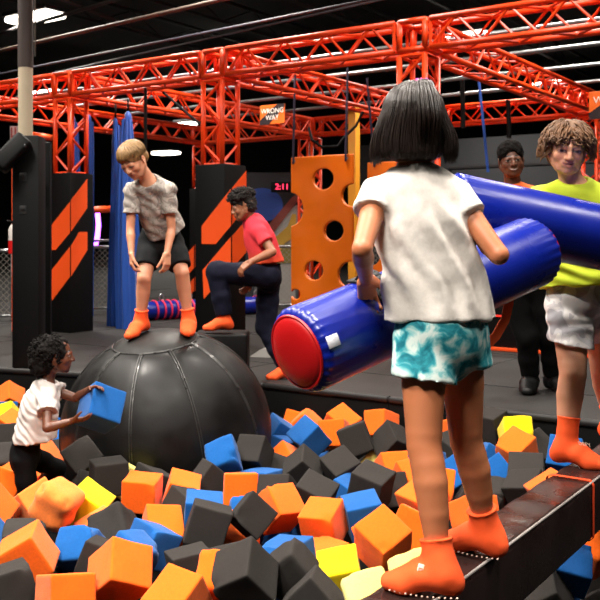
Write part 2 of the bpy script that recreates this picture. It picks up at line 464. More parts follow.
def ball():
    root = thing('balance_ball', 'huge black rubber ball with sewn panels that the bent boy stands on', 'ball', BALL_C - ZD * .47)
    a, b_, ax = frame_of(BALL_AX)
    rub = vary_rough(mat('black_ball_rubber', '#131212', rough=.46, spec=.2, bump=.15, bscale=14, vary=.22, vscale=5, bdist=.006), .34, .6, 5)
    capm = vary_rough(mat('black_cap_rubber', '#191817', rough=.5, spec=.22, bump=.12, bscale=16, vary=.2, vscale=6, bdist=.006), .38, .6, 5)
    NS = 10; TH0 = .42; sd = np.array([math.sin(-.16), -math.cos(.16), 0]); PH0 = math.atan2(sd @ b_, sd @ a)
    vs, fs = [], []; nu, nv = 160, 70
    def P(th, ph, r): return BALL_C + r * (math.sin(th) * (math.cos(ph) * a + math.sin(ph) * b_) + math.cos(th) * ax)
    tmax = 2.13
    for i in range(nv + 1):
        th = TH0 + (tmax - TH0) * i / nv
        for k in range(nu):
            ph = 2 * PI * k / nu; s = ((ph - PH0) * NS / (2 * PI)) % 1.0; dist = min(s, 1 - s) * 2 * PI / NS * math.sin(th)
            r = BALL_R * (1 - .006 * math.exp(-(dist / .03) ** 2) - .010 * math.exp(-((th - TH0) / .05) ** 2))
            vs.append(P(th, ph, r))
    for i in range(nv):
        for k in range(nu): fs.append((i * nu + k, i * nu + (k + 1) % nu, (i + 1) * nu + (k + 1) % nu, (i + 1) * nu + k))
    m = MB(); m.raw(vs, fs); m.f.append(tuple(nv * nu + k for k in range(nu))); m.mi.append(0)
    m.build('panel_shell', rub, root, auto=1.2)
    vs, fs = [BALL_C + ax * BALL_R], []; n2 = 14
    for i in range(1, n2 + 1):
        th = TH0 * i / n2
        for k in range(64): vs.append(P(th, 2 * PI * k / 64, BALL_R * (1 - .010 * math.exp(-((th - TH0) / .05) ** 2))))
    for k in range(64): fs.append((0, 1 + k, 1 + (k + 1) % 64))
    for i in range(n2 - 1):
        for k in range(64): fs.append((1 + i * 64 + k, 1 + (i + 1) * 64 + k, 1 + (i + 1) * 64 + (k + 1) % 64, 1 + i * 64 + (k + 1) % 64))
    m = MB(); m.raw(vs, fs); m.build('top_patch', capm, root, auto=1.2)
    seam = vary_rough(mat('ball_seam_welt', '#1d1c1b', rough=.35), .25, .6, 30)
    for q in range(NS):
        ph = PH0 + 2 * PI * q / NS
        m = MB()
        for d in (-.010, .010):
            m.tube([P(th, ph + d / math.sin(th), BALL_R * .9955) for th in np.linspace(TH0, 2.0, 30)], .0052, 6)
        m.build('seam', seam, root)
    m = MB(); m.tube([P(TH0, t, BALL_R * .990) for t in np.linspace(0, 2 * PI, 80, endpoint=False)], .0065, 6, closed=True)
    m.build('patch_seam', seam, root)
    return root

vinyl = vary_rough(mat('royal_blue_vinyl', '#0b1d80', rough=.3, bump=.06, bscale=9, bdist=.01), .24, .36, 6)
red_vinyl = mat('red_vinyl', '#b00c10', rough=.42, bump=.06, bscale=10, bdist=.01)
def bolster(p, q, r, label, strap_t=(), flag=None):
    p, q = np.asarray(p, float), np.asarray(q, float); d = unit(q - p); L = np.linalg.norm(q - p); a, b_, _ = frame_of(d)
    t = thing('foam_bolster', label, 'bolster', p, 'blue padded bolsters')
    # body: a soft tube whose rim is gathered into small puckers
    n = 96; prof = [(0.0, -.001)] + [(r * math.cos(x) if False else r - .030 * (1 - math.sin(x)), .030 * (1 - math.cos(x))) for x in np.linspace(0, PI / 2, 7)]
    prof = [(r - .028 * (1 - math.sin(x)), .028 * (1 - math.cos(x))) for x in np.linspace(0, PI / 2, 7)] + [(r * (1 + .012 * math.sin(PI * k / 16)), .03 + (L - .06) * k / 16) for k in range(17)] + [(r - .028 * (1 - math.sin(x)), L - .028 * (1 - math.cos(x))) for x in np.linspace(PI / 2, 0, 7)]
    vs, fs = [], []
    for (rr, h) in prof:
        e = max(0, 1 - min(h, L - h) / .07)
        for k in range(n):
            ph = 2 * PI * k / n; w = rr + .0032 * e * math.sin(ph * 30 + 1.5 * math.sin(ph * 3)) 
            vs.append(p + d * h + w * (math.cos(ph) * a + math.sin(ph) * b_))
    for i in range(len(prof) - 1):
        for k in range(n): fs.append((i * n + k, i * n + (k + 1) % n, (i + 1) * n + (k + 1) % n, (i + 1) * n + k))
    m = MB(); m.raw(vs, fs); m.build('cover', vinyl, t, auto=1.2)
    for e, sgn in ((p, -1), (q, 1)):
        m = MB(); R = r - .022
        m.lathe([(R + .004, -.012), (R + .002, .002), (R * .9, .010), (R * .6, .017), (R * .3, .020), (.002, .021)], e, d * sgn, 64); m.build('end_cap', red_vinyl, t, auto=1.2)
        m = MB(); m.tube([e + d * sgn * .001 + (r - .019) * (math.cos(x) * a + math.sin(x) * b_) for x in np.linspace(0, 2 * PI, 64, endpoint=False)], .0045, 6, closed=True); m.build('seam', red_vinyl, t)
    for h, ang, w in strap_t:
        m = MB(); c = p + d * h; rad = lambda x, g: c + (r * 1.012 + g) * (math.cos(x) * a + math.sin(x) * b_)
        arc = np.linspace(ang - .42, ang + .42, 9); hgt = [.004, .018, .030, .036, .038, .036, .030, .018, .004]
        for x0, x1, g0, g1 in zip(arc[:-1], arc[1:], hgt[:-1], hgt[1:]):
            m.prism([rad(x0, g0) - d * w, rad(x1, g1) - d * w, rad(x1, g1) + d * w, rad(x0, g0) + d * w], unit(rad((x0 + x1) / 2, 1) - c) * .004)
        for e in (ang - .42, ang + .42): m.box(rad(e, .004), (.004, .03, w * 1.3), np.stack([unit(rad(e, 0) - c), np.cross(d, unit(rad(e, 0) - c)), d], 1), .002, 1)
        m.build('handle', mat('black_webbing', '#121214', rough=.7), t)
    if flag:
        h, ang = flag; c = p + d * h; u = math.cos(ang) * a + math.sin(ang) * b_; tg = np.cross(d, u); m = MB()
        m.box(c + u * (r * 1.004 + .001), (.0015, .016, .020), np.stack([u, tg, d], 1), .001, 1); m.build('care_tag', mat('white_tag', '#dcdce4', rough=.6), t)
    return t
def bolsters():
    p, q = at(297, 352, 2.38), at(534, 251, 3.02); d = unit(q - p); a, b_, _ = frame_of(d)
    ang = math.atan2(unit([0, -.5, .85]) @ b_, unit([0, -.5, .85]) @ a); ang2 = math.atan2(unit([0, -.93, .05]) @ b_, unit([0, -.93, .05]) @ a)
    bolster(p, q, .118, 'blue padded bolster with red end, carried by the dark-haired girl', ((.26, ang, .016), (.60, ang, .016)), (.035, ang2))
    d2 = np.array([.985, .16, 0]); c = at(590, 234, 3.26)
    p2, q2 = at(447, 205, 3.13), at(690, 256, 3.36)
    bolster(p2, q2, .117, 'blue padded bolster held by the boy in the lime shirt', ((.75, 1.9, .016),))

BEAM_N = np.array([.823, -.568, 0])
def beam():
    o = np.array([.571, 2.53, 0.0]); t = thing('balance_beam', 'dark padded balance beam that girl and lime shirted boy stand on', 'balance beam', o - ZD * .62 - RD * .7)
    w, h = .082, .105; c0 = o - BEAM_N * w - RD * .95; c1 = o - BEAM_N * w + RD * 3.3
    c = (c0 + c1) / 2 + ZD * (.218 - h); L = np.linalg.norm(c1 - c0) / 2
    vin = vary_rough(mat('dark_beam_vinyl', '#2b1e1c', rough=.3, bump=.12, bscale=7, bdist=.02, vary=.25, vscale=4), .2, .42, 8, (1, 1, 1))
    m = MB(); n = 80; sec = []
    rr = .02
    for cx, cz, s0 in ((1, 1, 0), (-1, 1, 1), (-1, -1, 2), (1, -1, 3)):
        for k in range(6):
            x = PI / 2 * (s0 + k / 5); sec.append((cx * (w - rr) + rr * math.cos(x), cz * (h - rr) + rr * math.sin(x)))
    S = len(sec); vs, fs = [], []
    for i in range(n + 1):
        u = -L + 2 * L * i / n
        for k, (x, z) in enumerate(sec):
            s = 1 + .010 * math.sin(u * 23 + x * 30) * (abs(z) < h * .9) 
            vs.append(c + RD * u + BEAM_N * x * s + ZD * (z - (.003 * (1 + math.sin(u * 31 + 2 * math.sin(u * 7))) if z > h * .8 else 0)))
    for i in range(n):
        for k in range(S): fs.append((i * S + k, i * S + (k + 1) % S, (i + 1) * S + (k + 1) % S, (i + 1) * S + k))
    fs += [tuple(range(S))[::-1], tuple(n * S + k for k in range(S))]
    m.raw(vs, fs); m.build('padded_cover', vin, t, auto=.9)
    m = MB(); e = c + BEAM_N * (w - .004) + ZD * (h - .005); m.tube([e - RD * L, e + RD * L], .0042, 8); m.build('piping', mat('grey_piping', '#8b8480', rough=.45), t)
    # orange strap round the beam
    s = c + RD * (((on(566, .22, 477) - c) @ RD)); m = MB(); g = .004
    loop = [(x * (1 + g / w), z * (1 + g / h)) for x, z in sec]
    vs = [s + RD * dx + BEAM_N * x + ZD * z for dx in (-.011, .011) for x, z in loop]
    m.raw(vs, [(k, (k + 1) % S, S + (k + 1) % S, S + k) for k in range(S)])
    vs2 = [s + RD * dx + BEAM_N * x * .985 + ZD * z * .985 for dx in (-.011, .011) for x, z in loop]
    m.raw(vs2, [(S + k, S + (k + 1) % S, (k + 1) % S, k) for k in range(S)])
    m.build('strap', mat('orange_webbing', '#e8471a', rough=.6), t)
    for u in (-L + .25,):
        m = MB(); f = c + RD * u; m.box(np.array([f[0], f[1], (c[2] - h - .62) / 2 - .0]), (.035, .035, (c[2] - h + .62) / 2), np.stack([RD, BEAM_N, ZD], 1), .004); m.build('post', mat('black_steel', '#161617', rough=.5, metal=.3), t)
    return t

def rope(pts, r, label, m, name='rope', group='ropes hanging from the pipes'):
    b = MB(); b.tube(pts, r, 8); return tag(b.build(name, m), label, 'rope', group)
def hang_panel(c_top, wid, hgt, label, holes, m, axis=LD):
    """c_top: middle of the top edge; axis: along the width, towards the left of someone facing it"""
    root = thing('climbing_panel', label, 'climbing panel', c_top - ZD * hgt, 'hanging climbing panels')
    R = np.stack([-axis, np.cross(ZD, -axis), ZD], 1)       # x to the right in the picture, y away
    th = .024
    ops = [('u', rbox((0, 0, -hgt / 2), (wid / 2, th, hgt / 2), None, .012), 0)]
    for x, z, r, sx in holes:
        cyl = Prim((lambda x, z, r, sx: (lambda P: np.hypot((P[..., 0] - x) / sx, P[..., 2] - z) - r))(x, z, r, sx), (x - r * sx, -.08, z - r), (x + r * sx, .08, z + r))
        ops.append(('s', cyl, .006))
    V, Q = solid(ops, .008); V = relax_mesh(V, Q, 2, .5)
    V = c_top + V @ R.T
    me = bpy.data.meshes.new('board'); me.from_pydata(V.tolist(), [], Q.tolist()); put('board', me, m, root)
    return root, R
def panels():
    board = vary_rough(mat('orange_panel_plastic', '#dc690a', rough=.42, vary=.05, vscale=3), .32, .5, 5)
    Y1 = 9.9; s = FPX / Y1
    ct = at(322, 155.5, Y1)
    k = lambda px, py: ((px - 322) / 73.0, -(py - 155.5 + (px - 322) * .07) / s)
    H = []
    for px, py, r, sx in ((324, 179, 10.5, 1.0), (351.5, 194, 11, 1.0), (291, 211, 17, .85), (334, 230, 9.8, 1.0), (315, 271, 9.5, 1.0), (350, 272, 13, 1.0), (297, 297, 5, 1.0), (331, 312, 10, 1.0), (293, 340, 14, .9)):
        x, z = k(px, py); H.append((x, z, r / s, s / 73.0 * sx * .93))
    root, R = hang_panel(ct, .81, 2.05, 'orange climbing board with round holes hanging between boy in red and dark-haired girl', H, board)
    rp = mat('purple_black_cord', '#1c1430', rough=.7)
    zt = 2.90
    names = ['dark cord holding up the large orange board on the side of the red timer', 'dark cord holding up the large orange board on the side of the dark-haired girl']
    for sx, l in ((-.36, names[0]), (.33, names[1])):
        p = ct + R[:, 0] * sx - ZD * .05
        m = MB(); m.lathe([(.012, -.03), (.02, -.026), (.02, .026), (.012, .03)], p, R[:, 1], 12); m.build('grommet', steel_dull, root)
        rope([p - R[:, 1] * .04 - ZD * .03, p - R[:, 1] * .04 + ZD * .05, np.array([p[0], p[1] - .02, zt])], .012, l, rp)
    # the second board, mostly behind the girl
    Y2 = 10.9; s2 = FPX / Y2; ct2 = at(398, 161, Y2)
    H2 = [(-.02, -.3, .11, 1), (-.42, -.55, .14, 1), (.15, -.75, .11, 1), (-.36, -1.15, .12, 1), (.1, -1.35, .11, 1)]
    root2, R2 = hang_panel(ct2, .84, 2.0, 'orange climbing board mostly hidden behind the dark-haired girl', H2, board)
    blue = mat('blue_rope', '#1f4fa8', rough=.7)
    p = ct2 + R2[:, 0] * -.31 - ZD * .04
    rope([p - R2[:, 1] * .04 - ZD * .02, p - R2[:, 1] * .04 + ZD * .06, at(367, 78, Y2 - .05)], .013, 'blue black cord just in front of the girl\'s hair, holding the half hidden board', rp)
    p = ct2 + R2[:, 0] * .31 - ZD * .04
    rope([p - R2[:, 1] * .04 - ZD * .02, p - R2[:, 1] * .04 + ZD * .06, at(424, 70, Y2 - .05)], .013, 'dark cord behind the girl\'s head', rp)
    rope([at(488, 172, 10.2), at(484, 130, 10.2), at(479, 82, 10.2)], .016, 'bright blue rope hanging between dark-haired girl and attendant', blue)
    rope([at(344, 139, 11.4) + ZD * .02, at(338, 146, 11.4), at(322, 147, 11.4), at(312, 140, 11.4), at(309, 128, 11.5)], .018, 'black cable drooping under the rear truss above the orange board', black_pad)
    rope([at(344, 139, 11.4) + ZD * .02, at(356, 126, 11.4), at(363, 112, 11.4)], .018, 'black cable rising to the cross truss above the orange board', black_pad)
    rope([at(145.5, 165, 9.6), at(145.5, 120, 9.6), at(145.5, 88, 9.6)], .018, 'black webbing hanging straight down behind the bent boy', black_pad, 'webbing')
    rope([at(163, 92, 9.7), at(182, 109, 9.7), at(201, 125, 9.7)], .014, 'black webbing slanting down towards the middle truss column', black_pad, 'webbing')
    rope([at(541, 182, 10.6), at(541, 140, 10.6), at(540, 104, 10.6)][0:0] or [at(509, 138, 11.6), at(509, 124, 11.6), at(508, 100, 11.6)], .03, 'black strap bundle hanging over the attendant', black_pad, 'webbing')
    rope([at(463, 128, 11.3), at(463, 112, 11.3), at(462, 78, 11.3)], .03, 'black strap bundle hanging right beside the girl\'s hair', black_pad, 'webbing')
    # orange post and frame pieces behind
    b = MB(); q = at(354, 235, 13.2); b.box(np.array([q[0], q[1], 1.5]), (.065, .065, 1.5), np.stack([RD, LD, ZD], 1), .01); tag(b.build('post', mat('amber_paint', '#e79a25', rough=.5)), 'amber square post right behind the edge of the hanging orange board', 'post')
    b = MB(); q = at(88.5, 235, 12.8); b.box(np.array([q[0], q[1], 1.29]), (.045, .045, 1.29), np.stack([RD, LD, ZD], 1), .01); tag(b.build('post', mat('amber_paint_pale', '#f08a2a', rough=.5)), 'light orange square post beside the blue silk strip', 'post')
    b = MB(); b.tube([at(33, 135, 12.9), at(52, 138, 12.9)], .045, 10); tag(b.build('bar', orange_paint), 'short orange bar between beige post and truss column', 'bar')
    b = MB(); b.tube([at(91, 210, 12.7), at(112, 209, 12.9)], .05, 10); tag(b.build('bar', orange_paint), 'orange bar over the purple light tube', 'bar')
    b = MB(); b.tube([at(97.5, 213, 13.2), at(98.5, 225, 13.2), at(97.5, 236, 13.2), at(95, 247, 13.2)], .035, 10); tag(b.build('neon_tube', mat('purple_neon', '#b45cff', emit=9)), 'glowing purple light tube near the blue silks', 'light')
    b = MB(); b.tube([at(90, 247, 12.9), at(112, 247, 12.9)], .022, 8); b.tube([at(92, 241, 12.9), at(112, 240, 12.9)], .018, 8)
    tag(b.build('rail', steel), 'two steel rails under the purple light tube', 'rail')

def silk(c, z0, z1, w0, w1, label, seed, m, axis=np.array([1.0, 0, 0])):
    """gathered cloth: tied at the top, falling in folds"""
    rg = np.random.default_rng(seed); nb = 72; nz = 26; ph = rg.uniform(0, 6.28, 5)
    t = thing('aerial_silk', label, 'aerial silk', np.array([c[0], c[1], z0]), 'blue aerial silks')
    vs, fs = [], []; dep = np.cross(ZD, axis)
    for i in range(nz + 1):
        s = i / nz; z = z1 + (z0 - z1) * s; w = w0 + (w1 - w0) * min(1, s * 1.4) ** .7; d = .35 * w + .03
        for k in range(nb):
            a = 2 * PI * k / nb
            r = 1 + .16 * math.sin(7 * a + ph[0] + .8 * s) + .11 * math.sin(13 * a + ph[1] - 1.2 * s) + .06 * math.sin(3 * a + ph[2] + 2 * s)
            vs.append(c * np.array([1, 1, 0]) + axis * (w * r * math.cos(a) + .02 * math.sin(3 * s + ph[3])) + dep * (d * r * math.sin(a)) + ZD * z)
    for i in range(nz):
        for k in range(nb): fs.append((i * nb + k, i * nb + (k + 1) % nb, (i + 1) * nb + (k + 1) % nb, (i + 1) * nb + k))
    fs += [tuple(range(nb)), tuple(nz * nb + k for k in range(nb))[::-1]]
    b = MB(); b.raw(vs, fs); b.build('cloth', m, t, auto=1.3)
    b = MB(); top = c * np.array([1, 1, 0]) + ZD * z1
    b.lathe([(.002, -.06), (w0 * .75, -.04), (w0 * .9, 0), (w0 * .8, .05), (w0 * .3, .09), (.002, .10)], top, ZD, 16); b.build('knot', m, t)
    b = MB(); b.tube([top + ZD * .08, np.array([top[0], top[1], 2.70])], .012, 8); b.build('cord', black_pad, t)
def silks():
    m = mat('blue_silk', '#07439a', rough=.45, sheen=.3, bump=.1, bscale=20)
    z = lambda py, Y: CAMZ - (py - HYP) / FPX * Y
    silk(at(115.5, 200, 10.9), 0.0, z(125, 10.9), .035, .085, 'blue cloth strip, narrower of the two beside the bent boy', 2, m)
    silk(at(128, 200, 10.6), 0.0, z(119, 10.6), .05, .135, 'blue cloth bundle hanging close behind the bent boy', 3, m)
    silk(at(73, 200, 12.3), 0.0, z(122, 12.3), .04, .09, 'blue cloth strip seen through the truss column lattice', 4, m)
    silk(at(89.5, 250, 12.2), 0.0, z(122, 12.2), .03, .06, 'blue cloth strip between light orange post and striped box', 5, m)

def fence(p, q, hgt, label, gap=.055):
    t = thing('chain_link_fence', label, 'fence', p, 'chain link fences')
    d = unit(q - p); L = np.linalg.norm(q - p); n = np.cross(d, ZD)
    r = MB(); r.tube([p + ZD * hgt, q + ZD * hgt], .022, 8); r.build('top_rail', steel, t)
    r = MB(); r.tube([p + ZD * .06, q + ZD * .06], .018, 8); r.build('bottom_rail', steel, t)
    for e in (p, q): r = MB(); r.tube([e, e + ZD * (hgt + .03)], .024, 8); r.build('post', steel, t)
    w = MB(); zs, ze = .06, hgt; H = ze - zs; k = -H
    while k < L:
        for sg in (1, -1):
            x0, x1 = max(k, 0), min(k + H, L)
            if x1 - x0 > .01:
                a0, a1 = x0 - k, x1 - k
                za, zb = (zs + a0, zs + a1) if sg > 0 else (ze - a0, ze - a1)
                w.tube([p + d * x0 + ZD * za + n * .002 * sg, p + d * x1 + ZD * zb + n * .002 * sg], .0038, 3, cap=False)
        k += gap * 1.41
    w.build('wire_mesh', steel_dull, t)
def fences():
    f0 = lambda px, Y: at(px, 0, Y) * np.array([1, 1, 0])
    fence(f0(-6, 11.6), f0(12.5, 11.6), .90, 'chain link fence section beyond the black post beside the extinguisher')
    fence(f0(92, 12.8), f0(137, 12.8), .93, 'chain link fence section behind the blue silks')
    fence(f0(256, 13.4), f0(297, 13.4), .93, 'chain link fence section behind the boy in red')
    fence(f0(352, 14.2), f0(470, 14.2), .95, 'chain link fence section seen through the holes of the orange board')

def post_group():
    # building column: beige with a dark collar above
    c = at(25.5, 235, 7.85) * np.array([1, 1, 0]); zc = at(0, 68, 7.85)[2]
    b = MB(); b.lathe([(.062, 0), (.062, zc)], c, ZD, 32); o = b.build('column_lower', mat('beige_column_paint', '#a99a83', rough=.6, vary=.06, vscale=4)); structure(o)
    b = MB(); b.lathe([(.064, zc), (.066, zc + .01), (.066, 5.8), (.05, 5.8)], c, ZD, 32); structure(b.build('column_upper', mat('dark_column_paint', '#3b302d', rough=.7)))
    b = MB(); b.tube([np.array([c[0] + .085, c[1] - .01, zc + .1]), np.array([c[0] + .085, c[1] - .01, 5.5])], .008, 6); tag(b.build('conduit', steel_dull), 'thin conduit running up the dark part of the beige post', 'conduit')
    t = thing('padded_post', 'tall black padded post with square pockets in front of the beige column', 'post', at(29, 235, 7.52) * np.array([1, 1, 0]))
    p = at(29, 235, 7.52); zt = at(0, 137, 7.52)[2]
    b = MB(); b.box(np.array([p[0], p[1], zt / 2 + .003]), (.112, .10, zt / 2), None, .012); b.build('post_cover', black_pad, t)
    a0, a1 = at(22, 143, 7.36), at(2, 163, 7.30); d = unit(a1 - a0); s = np.cross(d, [0, -1, 0]); 
    b = MB(); b.box((a0 + a1) / 2, (np.linalg.norm(a1 - a0) / 2 + .05, .085, .075), np.stack([d, [0, 1, 0] - d * d[1], s], 1), .03, 3); b.build('padded_arm', black_pad, t)
    b = MB(); b.lathe([(.002, 0), (.012, 0), (.012, .012), (.002, .016)], at(25, 146, 7.26), (0, -1, 0), 12); b.build('bolt', mat('black_bolt', '#2a2a2c', rough=.3, metal=.6), t)
    pk = mat('pocket_black', '#050506', rough=.8)
    for py in (177, 210):
        b = MB(); q = at(23, py, 7.42); b.box(q, (.028, .006, .036), None, .004); b.box(q - np.array([0, .008, -.012]), (.020, .006, .014), None, .004); b.build('pocket', pk, t)
    b = MB(); b.box(at(40, 235, 8.5) * np.array([1, 1, 0]) + ZD * .99, (.105, .03, .985), None, .01)
    q = tag(b.build('wall_pad', black_pad), 'flat black pad standing between padded post and striped box', 'pad')
    t = thing('notice_strip', 'small strip with orange and white stickers beside the black padded post', 'notice', at(43, 191, 8.44), None)
    b = MB(); b.box(at(43, 191, 8.455), (.024, .004, .095)); b.build('strip', pk, t, smooth=False)
    for py, cc, hh in ((182, '#e0632a', .016), (187, '#c9cfd6', .012), (198, '#8d8d90', .009)):
        b = MB(); b.box(at(43, py, 8.45), (.021, .004, hh)); b.build('sticker', mat('sticker', cc, rough=.6), t, smooth=False)
    # steel pole beside the striped box
    b = MB(); e = at(43.5, 249, 9.6); b.tube([e * np.array([1, 1, 0]) + ZD * .0, e], .026, 10); b.lathe([(.034, 0), (.034, .05), (.02, .06)], e * np.array([1, 1, 0]) + ZD * .12, ZD, 12)
    tag(b.build('steel_pole', mat('grey_steel_pole', '#6b6c70', rough=.4, metal=.5)), 'grey steel pole in front of the striped box near the small girl', 'pole')
    b = MB(); e = at(15.5, 255, 10.2) * np.array([1, 1, 0]); b.box(e + ZD * .98, (.035, .03, .975), None, .006); tag(b.build('orange_pole', orange_paint), 'thin orange upright pole beyond the black padded post', 'pole')
    t = thing('fire_extinguisher', 'small red and white extinguisher on the orange pole', 'fire extinguisher', at(13, 255, 10.05))
    c = at(13, 254, 10.05); b = MB(); b.lathe([(.03, 0), (.052, .006), (.052, .13), (.05, .15)], c, ZD, 20); b.build('tank', mat('extinguisher_red', '#c01616', rough=.35), t)
    b = MB(); b.lathe([(.05, .151), (.051, .27), (.035, .31), (.02, .33)], c, ZD, 20); b.build('label_band', mat('extinguisher_white', '#cfc9c4', rough=.4), t)
    b = MB(); b.tube([c + ZD * .33, c + np.array([.0, -.02, .36]), c + np.array([-.06, -.03, .37])], .012, 8); b.build('handle', black_pad, t)
    # sign high behind the beige post
    b = MB(); b.box(at(15.5, 133, 11.2), (.065, .008, .085)); b.build('x', None) if False else None
    t = thing('notice_sign', 'small pale red and white notice behind the beige post', 'sign', at(15.5, 133, 11.2))
    b.build('board', mat('notice_white', '#b9a8a6', rough=.6), t, smooth=False)
    for dx in (-.045, 0, .045): b = MB(); b.box(at(15.5, 133, 11.19) + np.array([dx, -.01, 0]), (.008, .004, .07)); b.build('red_bar', mat('notice_red', '#8e2620', rough=.6), t, smooth=False)

def roller():
    p, q = at(141, 314.5, 11.55), at(268, 303, 12.7); r = .118; p[2] = q[2] = r + .004
    t = thing('padded_roller', 'long blue padded roller with pink strap loops lying behind the ball', 'roller', p * np.array([1, 1, 0]))
    d = unit(q - p); L = np.linalg.norm(q - p); b = MB(); n = 20
    b.lathe([(.002, 0), (r * .8, .0), (r, .03)] + [(r * (1 + .02 * math.cos(k * 1.9)), .03 + (L - .06) * k / n) for k in range(1, n)] + [(r, L - .03), (r * .8, L), (.002, L)], p, d, 28); b.build('cover', vinyl, t, auto=1.2)
    a, b_, _ = frame_of(d); pink = mat('pink_strap', '#e0224f', rough=.6)
    for px in (153, 160, 166, 172, 187, 203, 210, 255):
        s = None
        k = (px - 141) / 127.0; c = p + d * L * k
        b = MB(); b.tube([c + (r * 1.06) * (math.cos(x) * a + math.sin(x) * b_) for x in np.linspace(0, 2 * PI, 26, endpoint=False)], .014, 6, closed=True); b.build('strap', pink, t)
        if px in (160, 168, 187, 207, 210, 255):
            b = MB(); b.tube([c + ZD * (r + .045) + d * .03 * math.cos(x) + ZD * .04 * math.sin(x) for x in np.linspace(0, 2 * PI, 16, endpoint=False)], .010, 6, closed=True); b.build('carabiner', steel, t)

def text_plate(name, label, c, right, up, w, h, words, group=None):
    t = thing(name, label, 'sign', c, group); n = np.cross(right, up); R = np.stack([right, up, n], 1)
    b = MB(); b.box(c, (w / 2, h / 2, .012), R, .004, 1); b.build('board', mat('sign_orange', '#ee6a1c', rough=.5), t, smooth=False)
    b = MB(); k = lambda x, y: c + right * x * w / 2 + up * y * h / 2 + n * .0125
    b.prism([k(-1, -1), k(-.25, -1), k(1, .62), k(1, 1), k(.42, 1), k(-1, -.55)], n * .003); b.build('dark_band', mat('sign_dark', '#241d20', rough=.5), t, smooth=False)
    wm = mat('sign_white', '#f2ede6', rough=.5)
    for i, s in enumerate(words):
        o = letters('lettering', s, h * .36, c + up * h * (.17 - .34 * i) + n * .017 + right * w * (.02), right, up, wm, t, off=0)
def signs():
    g = 'orange direction signs on the trusses'
    right = -LD; c = at(272.5, 114.5, 11.0); text_plate('direction_sign', 'orange and black wrong way sign above the boy in red', c, unit(right), ZD, .37, .24, ('WRONG', 'WAY'), g)
    c = at(613, 104, 10.6); text_plate('direction_sign', 'orange wrong way sign cut by the picture edge above the lime shirted boy', c, unit(right), ZD, .56, .33, ('WRONG', 'WAY'), g)
    # red digit timer
    c = at(281.5, 187, 14.4); t = thing('digital_timer', 'digital timer with glowing red digits on the dark wall', 'timer', c)
    b = MB(); b.box(c + np.array([0, .03, 0]), (.17, .03, .085), None, .006); b.build('case', black_pad, t)
    letters('digits', '2:11', .13, c + np.array([.01, -.004, 0]), (1, 0, 0), ZD, mat('red_digits', '#ff3358', emit=3.5), t)
    for dy, z in ((.10, .0),): b = MB(); b.box(c + np.array([0, .085, 0]), (.03, .03, .03)); b.build('bracket', black_pad, t)

def mural():
    Y = 14.6; c = at(275, 235, Y); x = lambda px, py, dy=0: at(px, py, Y - dy)
    t = thing('mural_board', 'board painted with blue disc, brown stripe and mustard shapes behind the boy in red', 'mural', c * np.array([1, 1, 0]))
    b = MB(); b.box(np.array([c[0], Y + .06, 1.06]), (.62, .05, 1.055)); b.build('board', mat('mural_black', '#1a1b20', rough=.7), t, smooth=False)
    def sh(nm, pts, col, d): m = MB(); m.prism([x(px, py, d) for px, py in pts], (0, .012, 0)); m.build(nm, mat(nm + '_paint', col, rough=.7), t, smooth=False)
    sh('grey_field', [(270, 228), (296, 205), (313, 205), (313, 303), (270, 303)], '#8b8a86', .01)
    sh('blue_disc', [(262 + 21 * math.cos(a), 205 + 17 * math.sin(a)) for a in np.linspace(0, 2 * PI, 36, endpoint=False)], '#1d3d86', .02)
    sh('brown_stripe', [(266, 228), (292, 197), (300, 192), (300, 198), (274, 232)], '#6e2f24', .03)
    sh('mustard_shape', [(272, 240), (288, 226), (292, 214), (296, 214), (296, 236), (285, 243), (274, 262), (268, 252)], '#a8862a', .03)
    sh('olive_band', [(262, 245), (313, 243), (313, 262), (262, 264)], '#6d6428', .025)

